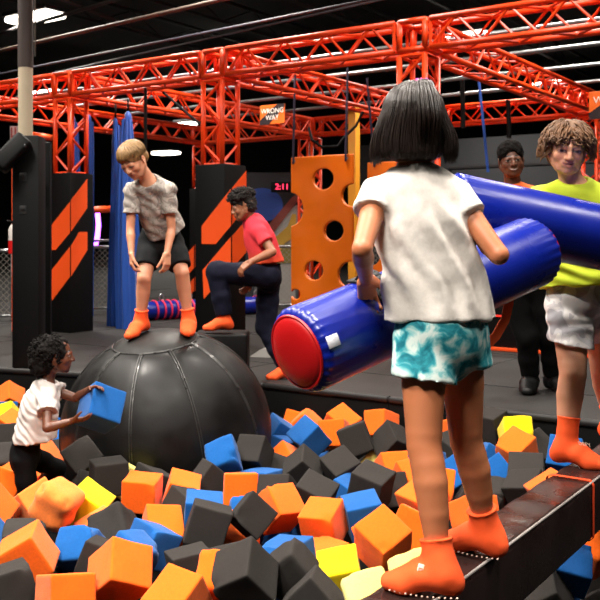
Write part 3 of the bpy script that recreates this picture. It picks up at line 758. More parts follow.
def clutter():
    # step under the boy in red
    z = 1.1 - 97.5 * 6.76 / 900
    b = MB(); c = at(222, 0, 6.79) * np.array([1, 1, 0]); b.box(c + ZD * (z / 2 + .001), (.20, .17, z / 2), None, .02, 3); tag(b.build('padded_step', black_pad), 'black padded step under the raised foot of the boy in red', 'step')
    b = MB(); p = at(263, 348, 8.2) * np.array([1, 1, 0]); b.prism([p + [-.12, -.10, .002], p + [.32, -.2, .002], p + [.32, -.2, .10], p + [-.02, -.10, .07]], (0.1, .35, 0)); tag(b.build('foam_wedge', mat('pale_grey_wedge', '#8b8884', rough=.7)), 'low pale grey wedge on the platform behind the boy in red', 'wedge')
    # low padded barrier with an orange foot strip behind the attendant
    t = thing('padded_barrier', 'low black padded barrier with orange foot strip behind the attendant', 'barrier', (2.2, 8.6, 0))
    p = on(505, 0, 352); q = p - LD * 2.2; p = p + LD * .9; c = (p + q) / 2; L = np.linalg.norm(q - p) / 2; R = np.stack([LD, RD, ZD], 1)
    b = MB(); b.box(c + RD * .2 + ZD * .28, (L, .14, .275), R, .03, 3); b.build('cushion', black_pad, t)
    b = MB(); b.box(c + RD * .045 + ZD * .018, (L, .02, .016), R, .004); b.build('foot_strip', orange_paint, t)
    b = MB(); b.box(c + RD * .058 + ZD * .33, (L, .004, .008), R); b.build('light_strip', mat('red_light_strip', '#ff2a1c', emit=.9), t)
    # orange webbing that hangs from the bolster's far side
    # dark shelf against the partition
    t = thing('storage_shelf', 'dark shelf of small boxes along the charcoal wall behind the attendant', 'shelf', at(530, 235, 16.6) * np.array([1, 1, 0]))
    p = at(455, 235, 17.3) * np.array([1, 1, 0]); q = p - LD * 3.6; c = (p + q) / 2 - RD * .4; L = np.linalg.norm(q - p) / 2
    for zz in (1.75, 2.35): b = MB(); b.box(c + ZD * zz, (L, .2, .02), R); b.build('board', mat('shelf_steel', '#3a3a3d', rough=.5), t, smooth=False)
    for k in (-1, -.33, .33, 1): b = MB(); b.box(c + LD * L * k + RD * .17 + ZD * 1.18, (.02, .02, 1.18), R); b.build('upright', mat('shelf_steel_upright', '#303033', rough=.5), t, smooth=False)
    rg = np.random.default_rng(3); cols = ['#8f8a78', '#5d6a3c', '#9c9c98', '#6f5a3e', '#3e4a5c', '#a08a4e', '#77736b']
    wl = ['tan', 'olive', 'pale grey', 'brown', 'slate blue', 'mustard', 'stone grey']
    for i in range(9):
        x = -L + .25 + i * (2 * L - .5) / 8; h = .09 + .05 * rg.random(); b = MB(); b.box(c + LD * x + ZD * (1.772 + h), (.13, .13, h), R, .01)
        pos = ['furthest from the girl', 'second', 'third', 'fourth', 'fifth', 'sixth', 'seventh', 'eighth', 'ninth'][i]
        tag(b.build('storage_box', mat('storage_box', cols[i % 7], rough=.7)), '%s storage box, %s along the dark shelf from the lime shirted boy' % (wl[i % 7], ['first', 'second', 'third', 'fourth', 'fifth', 'sixth', 'seventh', 'eighth', 'ninth'][i]), 'box', 'storage boxes on the dark shelf')
    # orange band hanging below the carried bolster
    p = [at(509, 288, 2.96), at(509, 303, 2.95), at(505, 320, 2.94), at(496, 336, 2.93), at(485, 347, 2.92)]
    b = MB(); w = .015
    prev = None
    vs, fs = [], []
    for i, c0 in enumerate(p):
        d = unit(p[min(i + 1, 4)] - p[max(i - 1, 0)]); s = np.cross(d, [0, 1, 0]); 
        for sx, sy in ((-1, -1), (1, -1), (1, 1), (-1, 1)): vs.append(c0 + s * w * sx + np.array([0, .0025 * sy, 0]))
    for i in range(4):
        for k in range(4): fs.append((i * 4 + k, i * 4 + (k + 1) % 4, (i + 1) * 4 + (k + 1) % 4, (i + 1) * 4 + k))
    fs += [(0, 1, 2, 3), (19, 18, 17, 16)]
    b.raw(vs, fs); b.build('strap', mat('orange_strap', '#f05a1a', rough=.6), bpy.data.objects['foam_bolster'])
CUBES = [
('o',-1.063,3.511,-0.151,-0.656,0.135,0.232,-0.706,0.167,0,2152), ('g',-1.056,3.268,-0.189,-0.516,0.105,0.041,-0.849,0.159,0,1388),
('o',-0.827,3.171,-0.178,0.946,-0.175,0.021,0.272,0.159,0,1664), ('o',-0.656,3.269,-0.127,0.341,0.826,-0.386,0.228,0.168,0,3392),
('b',-0.904,3.690,-0.190,-0.916,-0.390,0.084,0.040,0.153,0,1360), ('g',-0.761,3.464,-0.166,-0.715,-0.064,-0.171,-0.674,0.153,0,464),
('g',-1.007,3.664,-0.359,0.135,0.892,-0.094,-0.422,0.174,0,32), ('o',-0.907,4.068,-0.260,0.606,-0.026,-0.318,0.729,0.157,0,80),
('o',-1.093,4.053,-0.117,-0.146,-0.232,0.045,-0.961,0.174,2,2324), ('y',-1.002,4.225,-0.175,-0.692,-0.256,-0.166,-0.654,0.171,0,728),
('o',-1.280,4.339,-0.205,0.030,-0.482,-0.655,0.580,0.174,0,424), ('o',-1.441,4.162,-0.170,-0.577,-0.477,-0.181,-0.638,0.167,0,520),
('o',-1.533,4.655,-0.201,-0.432,-0.479,-0.688,-0.332,0.174,0,516), ('g',-1.133,3.696,-0.172,0.990,0.074,0.037,0.114,0.167,0,536),
('b',-1.328,3.818,-0.246,0.140,-0.954,0.046,-0.263,0.174,0,68), ('o',-0.780,4.455,-0.174,-0.044,0.043,0.997,0.046,0.160,0,1428),
('o',-0.590,4.484,-0.178,-0.975,-0.133,-0.168,-0.053,0.156,0,648), ('g',-0.538,4.248,-0.198,0.785,0.328,-0.476,0.224,0.163,0,400),
('g',-0.398,3.879,-0.148,0.986,-0.054,0.145,0.054,0.167,0,1888), ('b',-0.622,3.770,-0.200,0.894,-0.033,0.224,0.386,0.155,0,824),
('o',-0.612,3.998,-0.214,-0.941,-0.298,-0.104,-0.127,0.158,0,916), ('g',-0.433,3.567,-0.224,0.979,-0.025,-0.063,0.191,0.153,0,760),
('b',-0.673,3.607,-0.191,-0.540,-0.689,-0.462,-0.139,0.156,0,680), ('o',-0.422,3.127,-0.180,0.277,-0.052,-0.271,0.920,0.165,0,1828),
('g',-0.286,3.579,-0.257,-0.181,0.976,0.016,0.121,0.174,0,76), ('g',-0.797,3.881,-0.182,-0.241,0.771,0.366,-0.463,0.171,1,1068),
('b',-0.437,4.059,-0.163,-0.997,-0.043,-0.050,-0.027,0.166,0,520), ('o',-0.300,4.507,-0.173,0.109,0.992,0.061,-0.002,0.161,0,780),
('g',-0.214,3.997,-0.148,-0.497,0.791,-0.208,-0.289,0.153,0,1560), ('g',-0.115,4.470,-0.186,-0.686,-0.252,0.404,-0.550,0.156,0,376),
('g',-0.263,5.095,-0.145,0.757,0.214,-0.345,0.512,0.163,0,1076), ('b',-0.418,4.934,-0.128,0.390,0.905,-0.057,0.159,0.168,0,1120),
('b',-0.207,4.886,-0.265,-0.249,-0.668,0.144,-0.687,0.174,0,184), ('g',-0.470,4.706,-0.203,-0.714,-0.585,-0.375,0.089,0.174,0,636),
('g',0.017,4.926,-0.179,0.717,-0.150,-0.374,0.569,0.164,0,900), ('g',0.064,4.311,-0.159,0.789,0.252,-0.010,0.560,0.167,0,932),
('b',-0.140,5.911,-0.207,-0.055,-0.370,0.684,-0.626,0.174,0,336), ('b',0.055,5.556,-0.152,-0.906,-0.207,0.319,-0.186,0.167,0,964),
('b',-0.081,5.704,-0.280,-0.216,-0.360,-0.692,-0.588,0.174,0,152), ('o',-0.078,5.452,-0.287,-0.306,0.333,-0.194,0.870,0.174,0,208),
('o',0.041,6.133,-0.195,0.726,0.358,0.149,0.568,0.165,0,228), ('o',0.275,5.996,-0.161,-0.849,-0.324,0.027,-0.416,0.173,0,464),
('o',0.215,5.735,-0.172,0.031,0.118,0.977,-0.174,0.169,0,476), ('o',0.541,5.979,-0.163,0.029,0.349,0.912,-0.212,0.168,0,548),
('g',0.335,5.439,-0.135,-0.113,-0.559,-0.022,-0.821,0.174,0,868), ('g',0.546,5.390,-0.146,-0.359,0.829,-0.010,0.429,0.168,0,972),
('g',0.663,5.329,-0.261,0.324,-0.006,0.933,-0.155,0.174,0,84), ('g',0.226,4.888,-0.178,0.922,0.260,-0.146,0.247,0.165,0,900),
('g',0.347,4.395,-0.132,0.852,0.155,-0.005,0.501,0.170,0,1404), ('c',0.456,5.442,-0.321,0.667,-0.428,-0.209,0.572,0.174,0,76),
('o',0.522,5.016,-0.223,0.149,0.618,0.360,0.683,0.174,0,408), ('o',0.581,4.691,-0.182,-0.400,0.671,-0.043,0.623,0.160,0,424),
('b',0.260,4.722,-0.276,-0.070,-0.335,-0.612,-0.713,0.174,0,192), ('b',0.290,4.084,-0.176,0.991,0.077,-0.094,0.062,0.165,0,1020),
('g',0.444,4.589,-0.226,-0.810,0.154,0.225,0.520,0.174,0,236), ('o',0.105,4.020,-0.186,0.832,0.070,-0.154,0.528,0.158,0,1712),
('o',-0.099,4.177,-0.169,0.394,0.849,0.341,0.088,0.165,0,1564), ('b',-0.055,4.394,-0.343,-0.511,0.778,-0.256,0.261,0.174,0,36),
('b',-0.255,4.302,-0.261,-0.930,0.356,-0.023,-0.085,0.168,0,140), ('b',-0.051,3.684,-0.241,0.014,-0.959,0.278,-0.054,0.171,0,320),
('o',-0.290,4.109,-0.300,0.498,-0.471,0.698,-0.207,0.174,0,156), ('g',-0.193,3.160,-0.099,-0.917,-0.254,0.282,0.124,0.164,0,3712),
('g',-0.036,3.307,-0.130,-0.717,0.181,0.288,-0.608,0.153,1,1660), ('o',0.097,3.837,-0.303,-0.322,0.179,-0.698,0.614,0.174,0,352),
('y',0.160,3.553,-0.247,-0.981,-0.174,0.087,-0.015,0.164,0,1180), ('g',0.045,3.136,-0.180,-0.691,0.311,0.228,-0.612,0.153,0,1240),
('b',-0.139,3.479,-0.217,0.408,0.907,0.099,0.016,0.162,0,52), ('o',-0.297,3.344,-0.184,-0.903,0.426,-0.054,0.018,0.163,0,456),
('o',0.335,3.649,-0.144,-0.273,0.896,0.333,0.106,0.170,0,2488), ('o',0.332,3.858,-0.205,-0.531,-0.162,0.495,-0.668,0.153,0,12),
('o',0.499,3.995,-0.212,0.212,0.820,-0.026,0.532,0.174,0,992), ('c',0.240,3.069,-0.158,-0.183,0.975,0.073,0.102,0.164,1,1748),
('c',0.423,3.249,-0.148,-0.224,0.955,0.070,0.181,0.164,1,2672), ('o',0.821,5.570,-0.160,-0.542,0.759,0.307,-0.187,0.174,0,616),
('g',1.181,5.590,-0.082,0.571,0.736,-0.270,-0.243,0.169,0,1020), ('o',1.234,5.124,-0.133,-0.193,0.918,0.270,0.216,0.175,0,956),
('y',1.285,5.361,-0.091,0.328,0.945,0.005,-0.017,0.170,0,532), ('b',1.128,5.332,-0.253,-0.288,-0.673,0.670,0.124,0.174,0,400),
('b',1.508,5.096,-0.157,0.461,-0.855,0.220,-0.089,0.178,0,1520), ('g',1.422,5.438,-0.205,-0.412,-0.565,-0.714,0.018,0.174,0,248),
('g',1.187,4.707,-0.167,-0.963,-0.210,0.052,0.161,0.180,0,632), ('g',1.135,4.513,-0.188,-0.935,-0.156,0.148,0.281,0.167,0,1384),
('o',1.197,4.299,-0.133,0.049,0.954,0.001,0.295,0.166,0,1888), ('b',1.059,4.814,-0.199,0.892,-0.352,-0.274,-0.076,0.162,0,520),
('o',1.191,4.646,-0.350,-0.214,0.231,0.464,-0.828,0.174,0,556), ('g',0.977,4.611,-0.255,-0.679,0.341,-0.491,-0.426,0.174,0,552),
('b',0.695,4.886,-0.169,-0.749,-0.487,-0.356,-0.274,0.161,0,340), ('b',0.786,4.669,-0.174,0.891,-0.361,-0.276,-0.013,0.161,0,432),
('o',0.670,4.462,-0.162,0.017,0.076,0.335,0.939,0.174,0,644), ('o',0.791,4.063,-0.174,-0.450,0.748,-0.218,0.437,0.163,0,2404),
('g',0.882,5.307,-0.180,0.227,-0.888,-0.394,0.068,0.174,0,884), ('g',0.858,4.419,-0.216,-0.889,0.133,0.438,-0.024,0.174,0,408),
('g',0.740,5.089,-0.231,-0.416,0.551,-0.721,0.052,0.174,0,96), ('o',0.586,4.220,-0.161,0.488,0.748,-0.374,-0.248,0.174,0,1740),
('o',1.211,3.733,-0.190,-0.423,-0.090,0.344,-0.833,0.174,0,1028), ('y',1.356,3.990,-0.190,0.550,0.300,-0.055,-0.777,0.174,0,256),
('b',1.058,3.551,-0.208,0.422,0.894,-0.066,-0.136,0.158,0,2196), ('g',0.927,3.408,-0.296,0.162,-0.873,-0.026,0.460,0.174,0,1680),
('o',-2.303,7.123,-0.190,0.491,-0.610,0.617,0.075,0.174,0,532), ('b',-2.198,6.637,-0.220,0.093,0.871,-0.477,0.078,0.174,0,16),
('y',-2.028,6.190,-0.169,-0.738,-0.253,-0.561,-0.277,0.168,0,180), ('o',-1.926,5.967,-0.187,0.135,-0.256,-0.569,-0.770,0.174,0,496),
('g',-1.887,5.719,-0.190,-0.519,0.621,-0.339,0.481,0.174,0,332), ('g',-1.665,5.076,-0.184,-0.245,0.652,-0.696,-0.173,0.174,0,532),
('o',-1.521,5.259,-0.215,0.237,0.887,-0.107,0.382,0.174,0,1044), ('g',-1.179,4.928,-0.121,-0.125,0.697,0.552,-0.441,0.174,0,908),
('g',-0.985,4.636,-0.145,0.693,-0.690,-0.150,0.145,0.174,0,1228), ('g',-1.140,4.800,-0.290,0.110,0.231,-0.879,0.402,0.174,0,348),
('c',-0.925,4.843,-0.232,-0.104,0.238,0.080,0.962,0.174,0,20), ('g',-0.773,4.700,-0.217,0.379,-0.151,-0.516,0.754,0.174,0,204),
('o',-1.541,4.869,-0.242,0.240,0.454,0.601,-0.612,0.174,0,516), ('o',-0.011,6.388,-0.252,0.040,0.229,0.795,0.560,0.174,0,156),
('g',-0.167,5.210,-0.276,-0.104,0.052,0.902,0.416,0.174,0,156), ('g',0.702,3.720,-0.428,-0.204,-0.033,0.549,-0.810,0.172,0,804),  # lower fillers start here, mostly dark grey to stand in for shaded gaps
('g',0.942,3.712,-0.442,0.214,0.920,0.208,0.255,0.172,0,68), ('g',1.194,3.658,-0.468,0.240,0.934,0.044,0.262,0.172,0,108),
('b',0.597,3.927,-0.433,0.181,-0.663,0.594,-0.418,0.172,0,272), ('b',0.832,3.943,-0.426,0.667,0.121,-0.221,-0.701,0.172,0,1244),
('b',1.082,3.909,-0.444,-0.605,-0.596,-0.485,0.208,0.172,0,156), ('g',1.339,3.942,-0.455,0.584,0.129,0.773,-0.214,0.172,0,48),
('g',0.520,4.152,-0.417,0.365,0.722,-0.368,0.458,0.172,0,84), ('g',0.722,4.142,-0.486,0.454,0.668,-0.101,-0.581,0.172,0,536),
('g',0.971,4.135,-0.470,-0.149,0.284,0.757,-0.569,0.172,0,756), ('g',1.214,4.144,-0.451,0.701,-0.343,0.625,0.020,0.172,0,16),
('g',0.240,4.475,-0.328,0.126,0.462,-0.562,-0.674,0.172,0,28), ('g',0.666,4.367,-0.401,0.339,-0.142,0.040,0.929,0.172,0,540),
('g',0.915,4.386,-0.473,0.006,-0.698,0.429,-0.573,0.172,0,564), ('o',1.157,4.413,-0.476,-0.346,-0.373,0.732,-0.453,0.172,0,792),
('g',1.375,4.406,-0.420,0.609,0.538,-0.062,-0.580,0.172,0,120), ('g',0.766,4.560,-0.494,0.411,-0.074,0.718,-0.558,0.172,0,28),
('g',0.969,4.625,-0.491,-0.904,-0.197,0.082,-0.371,0.172,0,80), ('g',1.337,4.699,-0.493,0.153,-0.489,-0.852,0.106,0.172,0,92),
('b',1.451,4.886,-0.483,-0.157,0.845,0.493,-0.135,0.172,0,136), ('g',1.593,5.047,-0.466,-0.727,0.623,0.135,-0.258,0.172,0,116),
('g',1.534,5.297,-0.467,-0.039,-0.190,-0.977,-0.094,0.172,0,72), ('b',0.143,5.826,-0.440,0.801,-0.505,-0.059,-0.317,0.172,0,16),
('g',0.402,5.836,-0.464,0.225,0.777,0.521,0.273,0.172,0,20), ('g',-1.985,6.502,-0.422,-0.511,0.161,-0.444,0.718,0.172,0,156),
('g',-1.747,6.472,-0.485,-0.121,0.560,0.435,-0.695,0.172,0,40), ('b',-2.029,6.755,-0.433,0.500,-0.263,0.581,-0.586,0.172,0,116),
('b',-1.795,6.699,-0.434,0.439,0.651,-0.208,-0.583,0.172,0,200), ('g',-1.918,6.986,-0.479,0.069,-0.570,0.335,-0.747,0.172,0,52),
('g',-2.237,7.203,-0.428,-0.916,0.066,0.350,0.184,0.172,0,100), ('b',-1.998,7.234,-0.478,0.440,0.626,0.003,-0.644,0.172,0,104),
('g',-2.076,7.436,-0.439,0.667,0.490,-0.053,-0.559,0.172,0,272)]
FOAM = {}
for k, c in dict(o='#ee620a', p='#f67d34', g='#2c2927', b='#085093', y='#e8c800', c='#d8c96c').items():
    FOAM[k] = mat('foam_' + dict(o='orange', p='pale_orange', g='grey', b='blue', y='yellow', c='cream')[k], c, rough=.92, bump=.35, bscale=130, vary=.07, vscale=14, sheen=(0.0 if k == 'g' else .12), bdist=.004, spec=.2)
CN = dict(o='orange', p='peach', g='grey', b='blue', y='yellow', c='cream')
def cube_mesh(seed, rnd, dent, chips):
    """a unit foam cube with soft edges, dents and torn corners"""
    rg = np.random.default_rng(seed); n = 12; vs, fs, key = [], [], {}
    g = np.concatenate([[-.5, -.47], np.linspace(-.42, .42, n - 3), [.47, .5]]); n = len(g)
    for ax in range(3):
        for sg in (-.5, .5):
            ids = np.zeros((n, n), int)
            for i in range(n):
                for k in range(n):
                    p = [0, 0, 0]; p[ax] = sg; p[(ax + 1) % 3] = g[i]; p[(ax + 2) % 3] = g[k]; t = tuple(np.round(p, 5))
                    if t not in key: key[t] = len(vs); vs.append(t)
                    ids[i, k] = key[t]
            for i in range(n - 1):
                for k in range(n - 1):
                    q = (ids[i, k], ids[i + 1, k], ids[i + 1, k + 1], ids[i, k + 1]); fs.append(q if sg > 0 else q[::-1])
    V = np.array(vs); q = np.abs(V) - (.5 - rnd); qq = np.maximum(q, 0); L = np.linalg.norm(qq, axis=1, keepdims=True)
    core = np.clip(V, -(.5 - rnd), .5 - rnd); V = np.where(L > 0, core + np.sign(V) * qq / np.maximum(L, 1e-9) * rnd, V)
    nn = V / np.linalg.norm(V, axis=1, keepdims=True)
    V = V + nn * (dent * noise3(V, .45, seed) + dent * .5 * noise3(V, .2, seed + 9))[:, None]
    sh = rg.normal(0, .02, (3, 3)); V = V @ (np.eye(3) + sh)
    for _ in range(chips):
        c = rg.choice([-.5, .5], 3) * rg.uniform(.75, 1.05, 3); r = rg.uniform(.16, .30)
        d = np.linalg.norm(V - c, axis=1); w = np.clip(1 - d / r, 0, 1)[:, None]
        V = V - nn * w * .10 + nn * w * .035 * noise3(V, .07, seed + 3)[:, None]
    me = bpy.data.meshes.new('foam_cube'); me.from_pydata(V.tolist(), [], fs); me.polygons.foreach_set('use_smooth', [True] * len(fs))
    me.materials.append(FOAM['o']); return me
YEL = [(97, 492, 'yellow foam cube lying in front of the black ball'), (340, 560, 'yellow foam cube beside the cream cubes by the girl\'s front foot'), (518, 450, 'yellow foam cube seen past the girl\'s legs below the platform'), (17, 416, 'yellow foam cube by the black padded post, behind the small girl'), (606, 526, 'yellow foam cube on the far side of the beam')]
ORD = ['', 'first', 'second', 'third', 'fourth', 'fifth', 'sixth', 'seventh', 'eighth', 'ninth', 'tenth', 'eleventh', 'twelfth', 'thirteenth', 'fourteenth', 'fifteenth']
def cubes():
    sharp = [cube_mesh(s, .035, .014, 1) for s in range(6)]; worn = [cube_mesh(20 + s, .09, .03, 4) for s in range(3)]; ball_like = cube_mesh(40, .26, .09, 8)
    rows = []
    for i, (col, x, y, z, qw, qx, qy, qz, s, wn, px) in enumerate(CUBES):
        c = np.array([x, y, z]); u = CXP + FPX * x / y; v = HYP - FPX * (z - CAMZ) / y
        if col == 'o' and u < 135 and v > 475 and i % 3 == 1: col = 'p'
        rows.append((col, c, (qw, qx, qy, qz), s, wn, px, u, v))
    marks = [('the black ball', 190, 470), ('the small girl', 35, 490), ('the beam under the girl\'s feet', 440, 560), ('the girl\'s rear foot', 470, 520), ('the lime shirted boy', 560, 460),
             ('the yellow cube by the ball', 97, 492), ('the yellow cube by the cream pair', 340, 558), ('the yellow cube behind the girl\'s legs', 518, 450), ('the attendant\'s shoe', 528, 400), ('the gap between ball and platform', 290, 410), ('the black padded post', 5, 400), ('the bare knee of the girl', 424, 445), ('the middle of the lower edge', 240, 600), ('the lower corner under the small girl', 0, 600), ('the dark space under the beam', 560, 590), ('the red bolster end', 318, 392)]
    used = {}
    import itertools
    cand = []
    for mi, (w, mx, my) in enumerate(marks):
        for col in 'opgbyc':
            r = sorted((math.hypot(a[6] - mx, (a[7] - my) * 1.3), i) for i, a in enumerate(rows) if a[0] == col)
            for k, (d, i) in enumerate(r[:14]): cand.append((k + d * .004, k + 1, i, mi))
    cand.sort(); lab = {}
    for _, k, i, mi in cand:
        if i in lab: continue
        col = CN[rows[i][0]]
        lab[i] = '%s foam cube, %s %s one out from %s' % (col, ORD[k], col, marks[mi][0])
    for i, (col, c, q, s, wn, px, u, v) in enumerate(rows):
        rnd_orange = wn == 2 and col in 'op'
        me = ball_like if rnd_orange else (worn[i % 3] if wn else (worn[i % 3] if i % 9 == 4 else sharp[i % 6]))
        o = bpy.data.objects.new('foam_cube', me); COL.objects.link(o)
        o.location = Vector(c); o.rotation_mode = 'QUATERNION'; o.rotation_quaternion = q; s2 = s * (1.06 if rnd_orange else 1.0); o.scale = (s2, s2, s2)
        o.material_slots[0].link = 'OBJECT'; o.material_slots[0].material = FOAM[col if not rnd_orange else 'p']
        l = lab.get(i, CN[col] + ' foam cube among the heap in the pit')
        if rnd_orange: l = 'crumpled round orange foam lump with creases, in front of the small girl'
        if col == 'y': l = min((math.hypot(u - a, v - b), t) for a, b, t in YEL)[1]
        tag(o, l, 'foam cube', CN[col] + ' foam cubes in the pit')
    # the cube the small girl carries
    o = bpy.data.objects.new('foam_cube', sharp[0]); COL.objects.link(o); o.location = Vector(HELD[0]); M = Matrix([list(r) for r in HELD[1]])
    if M.determinant() < 0: M = M @ Matrix.Diagonal((1, 1, -1))
    o.rotation_mode = 'QUATERNION'; o.rotation_quaternion = M.to_quaternion(); o.scale = (.178,) * 3
    o.material_slots[0].link = 'OBJECT'; o.material_slots[0].material = FOAM['b']
    tag(o, 'clean blue foam cube carried in both hands by the small girl', 'foam cube')
HELD = ([-1.022, 4.61, 0.214], [[-0.5979, 0.7980, -0.0754], [0.6742, 0.4498, -0.5858], [-0.4336, -0.4011, -0.8069]])
# ------------------------------------------------------------------ people
def head_frame(yaw, pitch=0.0, roll=0.0):
    """columns: the person's right, forward, up. yaw 0 looks along +Y, 90 along +X; pitch > 0 looks down; roll > 0 leans to their right"""
    a, p, r = math.radians(yaw), math.radians(pitch), math.radians(roll)
    f = np.array([math.sin(a), math.cos(a), 0]); rt = np.array([math.cos(a), -math.sin(a), 0])
    f2 = f * math.cos(p) - ZD * math.sin(p); u2 = ZD * math.cos(p) + f * math.sin(p)
    r3 = rt * math.cos(r) - u2 * math.sin(r); u3 = u2 * math.cos(r) + rt * math.sin(r)
    return np.stack([r3, f2, u3], 1)
def local(p, c, R, h):
    cs = np.array([[x, y, z] for x in (p.lo[0], p.hi[0]) for y in (p.lo[1], p.hi[1]) for z in (p.lo[2], p.hi[2])]) * h @ R.T + c
    return Prim(lambda P: p.f(((P - c) @ R) / h) * h, cs.min(0), cs.max(0))
def cut(p, pt, n):
    pt = np.asarray(pt, float); n = unit(n)
    return Prim(lambda P: np.maximum(p.f(P), (P - pt) @ n), p.lo, p.hi)
def lerp(a, b, t): return np.asarray(a, float) * (1 - t) + np.asarray(b, float) * t

def head_ops(c, R, h, jaw=1.0, mouth_open=0.0, nose=1.0, lid=0.35, lips=.8, smile=.0):
    A = np.array
    L = []
    add = lambda p, k=0.05, kind='u': L.append((kind, local(p, c, R, h), k * h))
    add(ell((0, -.07, .14), (.335, .42, .36)), 0)
    add(ell((0, .10, -.08), (.285, .285, .36)), .10)
    add(ell((0, .17, -.30), (.175 * jaw, .19, .17)), .10)
    add(ell((0, .29, -.405), (.085, .075, .07)), .08)
    for s in (-1, 1):
        add(ell((s * .165, .235, -.12), (.11, .11, .10)), .08)
        add(chain([(s * .27, .0, -.2), (s * .16, .2, -.37)], [.09, .07]), .10)
    add(chain([(-.17, .335, .07), (0, .37, .065), (.17, .335, .07)], [.04, .045, .04], .03), .06)
    for s in (-1, 1): add(ell((s * .145, .405, .0), (.080, .062, .046)), .06, 's')
    for s in (-1, 1): add(ell((s * .145, .315, .0), (.082, .068, .066)), .02)
    # upper lids come down over part of the eye
    for s in (-1, 1): add(ell((s * .145, .318, .012 + .028 * (1 - lid)), (.094, .073, .046 + .02 * lid)), .012)
    add(chain([(0, .365, .05), (0, .43, -.07), (0, .458 * nose, -.13)], [.036, .044, .05], .03), .05)
    for s in (-1, 1): add(ell((s * .05, .405, -.14), (.042, .05, .038)), .03)
    for s in (-1, 1): add(ell((s * .026, .43, -.178), (.017, .022, .015)), .012, 's')
    add(ell((0, .345, -.25), (.13, .06, .075)), .06)
    add(chain([(-.115, .352, -.252 + smile), (-.03, .388, -.240), (0, .385, -.244), (.03, .388, -.240), (.115, .352, -.252 + smile)], [.010, .022 * lips, .02 * lips, .022 * lips, .012], .015), .022)
    add(chain([(-.095, .352, -.264 - mouth_open + smile * .7), (0, .380, -.283 - mouth_open), (.095, .352, -.264 - mouth_open + smile * .7)], [.012, .027 * lips, .012], .015), .022)
    add(chain([(-.115, .380, -.256 + smile), (0, .408, -.261 - mouth_open * .5), (.115, .380, -.256 + smile)], [.006, .011 + mouth_open * .5, .006], .01), .012, 's')
    for s in (-1, 1):
        add(ell((s * .345, -.045, -.03), (.035, .105, .14), head_frame(s * 18, 0, s * 6)), .03)
        add(ell((s * .375, -.035, -.02), (.022, .06, .085), head_frame(s * 18, 0, s * 6)), .02, 's')
    return L
def face_paint(V, col, c, R, h, skin, lip, brow, iris, lid=0.35, gaze=(0, 0), mouth_open=0.0, blush=0.12, teeth=False, brow_w=1.0, smile=.0):
    q = ((V - c) @ R) / h
    sm = lambda d, w=.012: np.clip(0.5 - d / w, 0, 1)
    def mix(w, cc):
        nonlocal col
        col = col * (1 - w[:, None]) + np.asarray(lin(cc)) * w[:, None]
    front = q[:, 1] > .18
    for s in (-1, 1):
        d = np.sqrt(((q[:, 0] - s * .19) / .1) ** 2 + ((q[:, 2] + .13) / .09) ** 2) - 1
        mix(np.clip(-d, 0, 1) * blush * 1.5 * front, '#c9544a')
        x = (q[:, 0] - s * .145) / .078; top = .0 + .03 * (1 - 2 * lid); bot = -.030
        z = q[:, 2]
        open_top = top + .024 * (1 - x * x); open_bot = bot + .016 * x * x
        ins = np.maximum((np.abs(x) - 1) * .078, np.maximum(z - open_top, open_bot - z))
        e = sm(ins, .014) * front
        mix(e, '#cdc2ba')
        dx = np.sqrt((q[:, 0] - s * .145 - gaze[0] * .03) ** 2 + (z + .006 - gaze[1] * .02) ** 2)
        mix(e * sm(dx - .040, .012), iris); mix(e * sm(dx - .017, .012), '#0a0808')
        lash = np.abs(z - open_top) - .010
        mix(sm(np.maximum(lash, (np.abs(x) - 1.08) * .06), .012) * front * .9, '#1c120e')
        bz = .115 + .018 * (1 - (np.abs(q[:, 0]) - .13) ** 2 / .01)
        bd = np.maximum(np.abs(z - bz) - .018 * brow_w, np.abs(np.abs(q[:, 0]) - .145) - .095)
        mix(sm(bd, .016) * front * .85, brow)
    ml = -.257 - mouth_open * .5 + smile * np.minimum(1, (q[:, 0] / .115) ** 2)
    wdt = np.clip(1 - (q[:, 0] / .125) ** 2, 0, 1)
    up = .022 * np.sqrt(wdt); dn = (.032 + mouth_open) * np.sqrt(wdt)
    dl = np.maximum(q[:, 2] - (ml + up), (ml - dn) - q[:, 2])
    mix(sm(np.where(np.abs(q[:, 0]) < .125, dl, .1), .014) * (q[:, 1] > .3) * .7, lip)
    inn = np.abs(q[:, 2] - ml) - (.004 + mouth_open * .55) * np.sqrt(wdt)
    mix(sm(np.where(np.abs(q[:, 0]) < .1, inn, .1), .012) * (q[:, 1] > .3) * .85, '#efe6de' if teeth else '#3a1613')
    return col

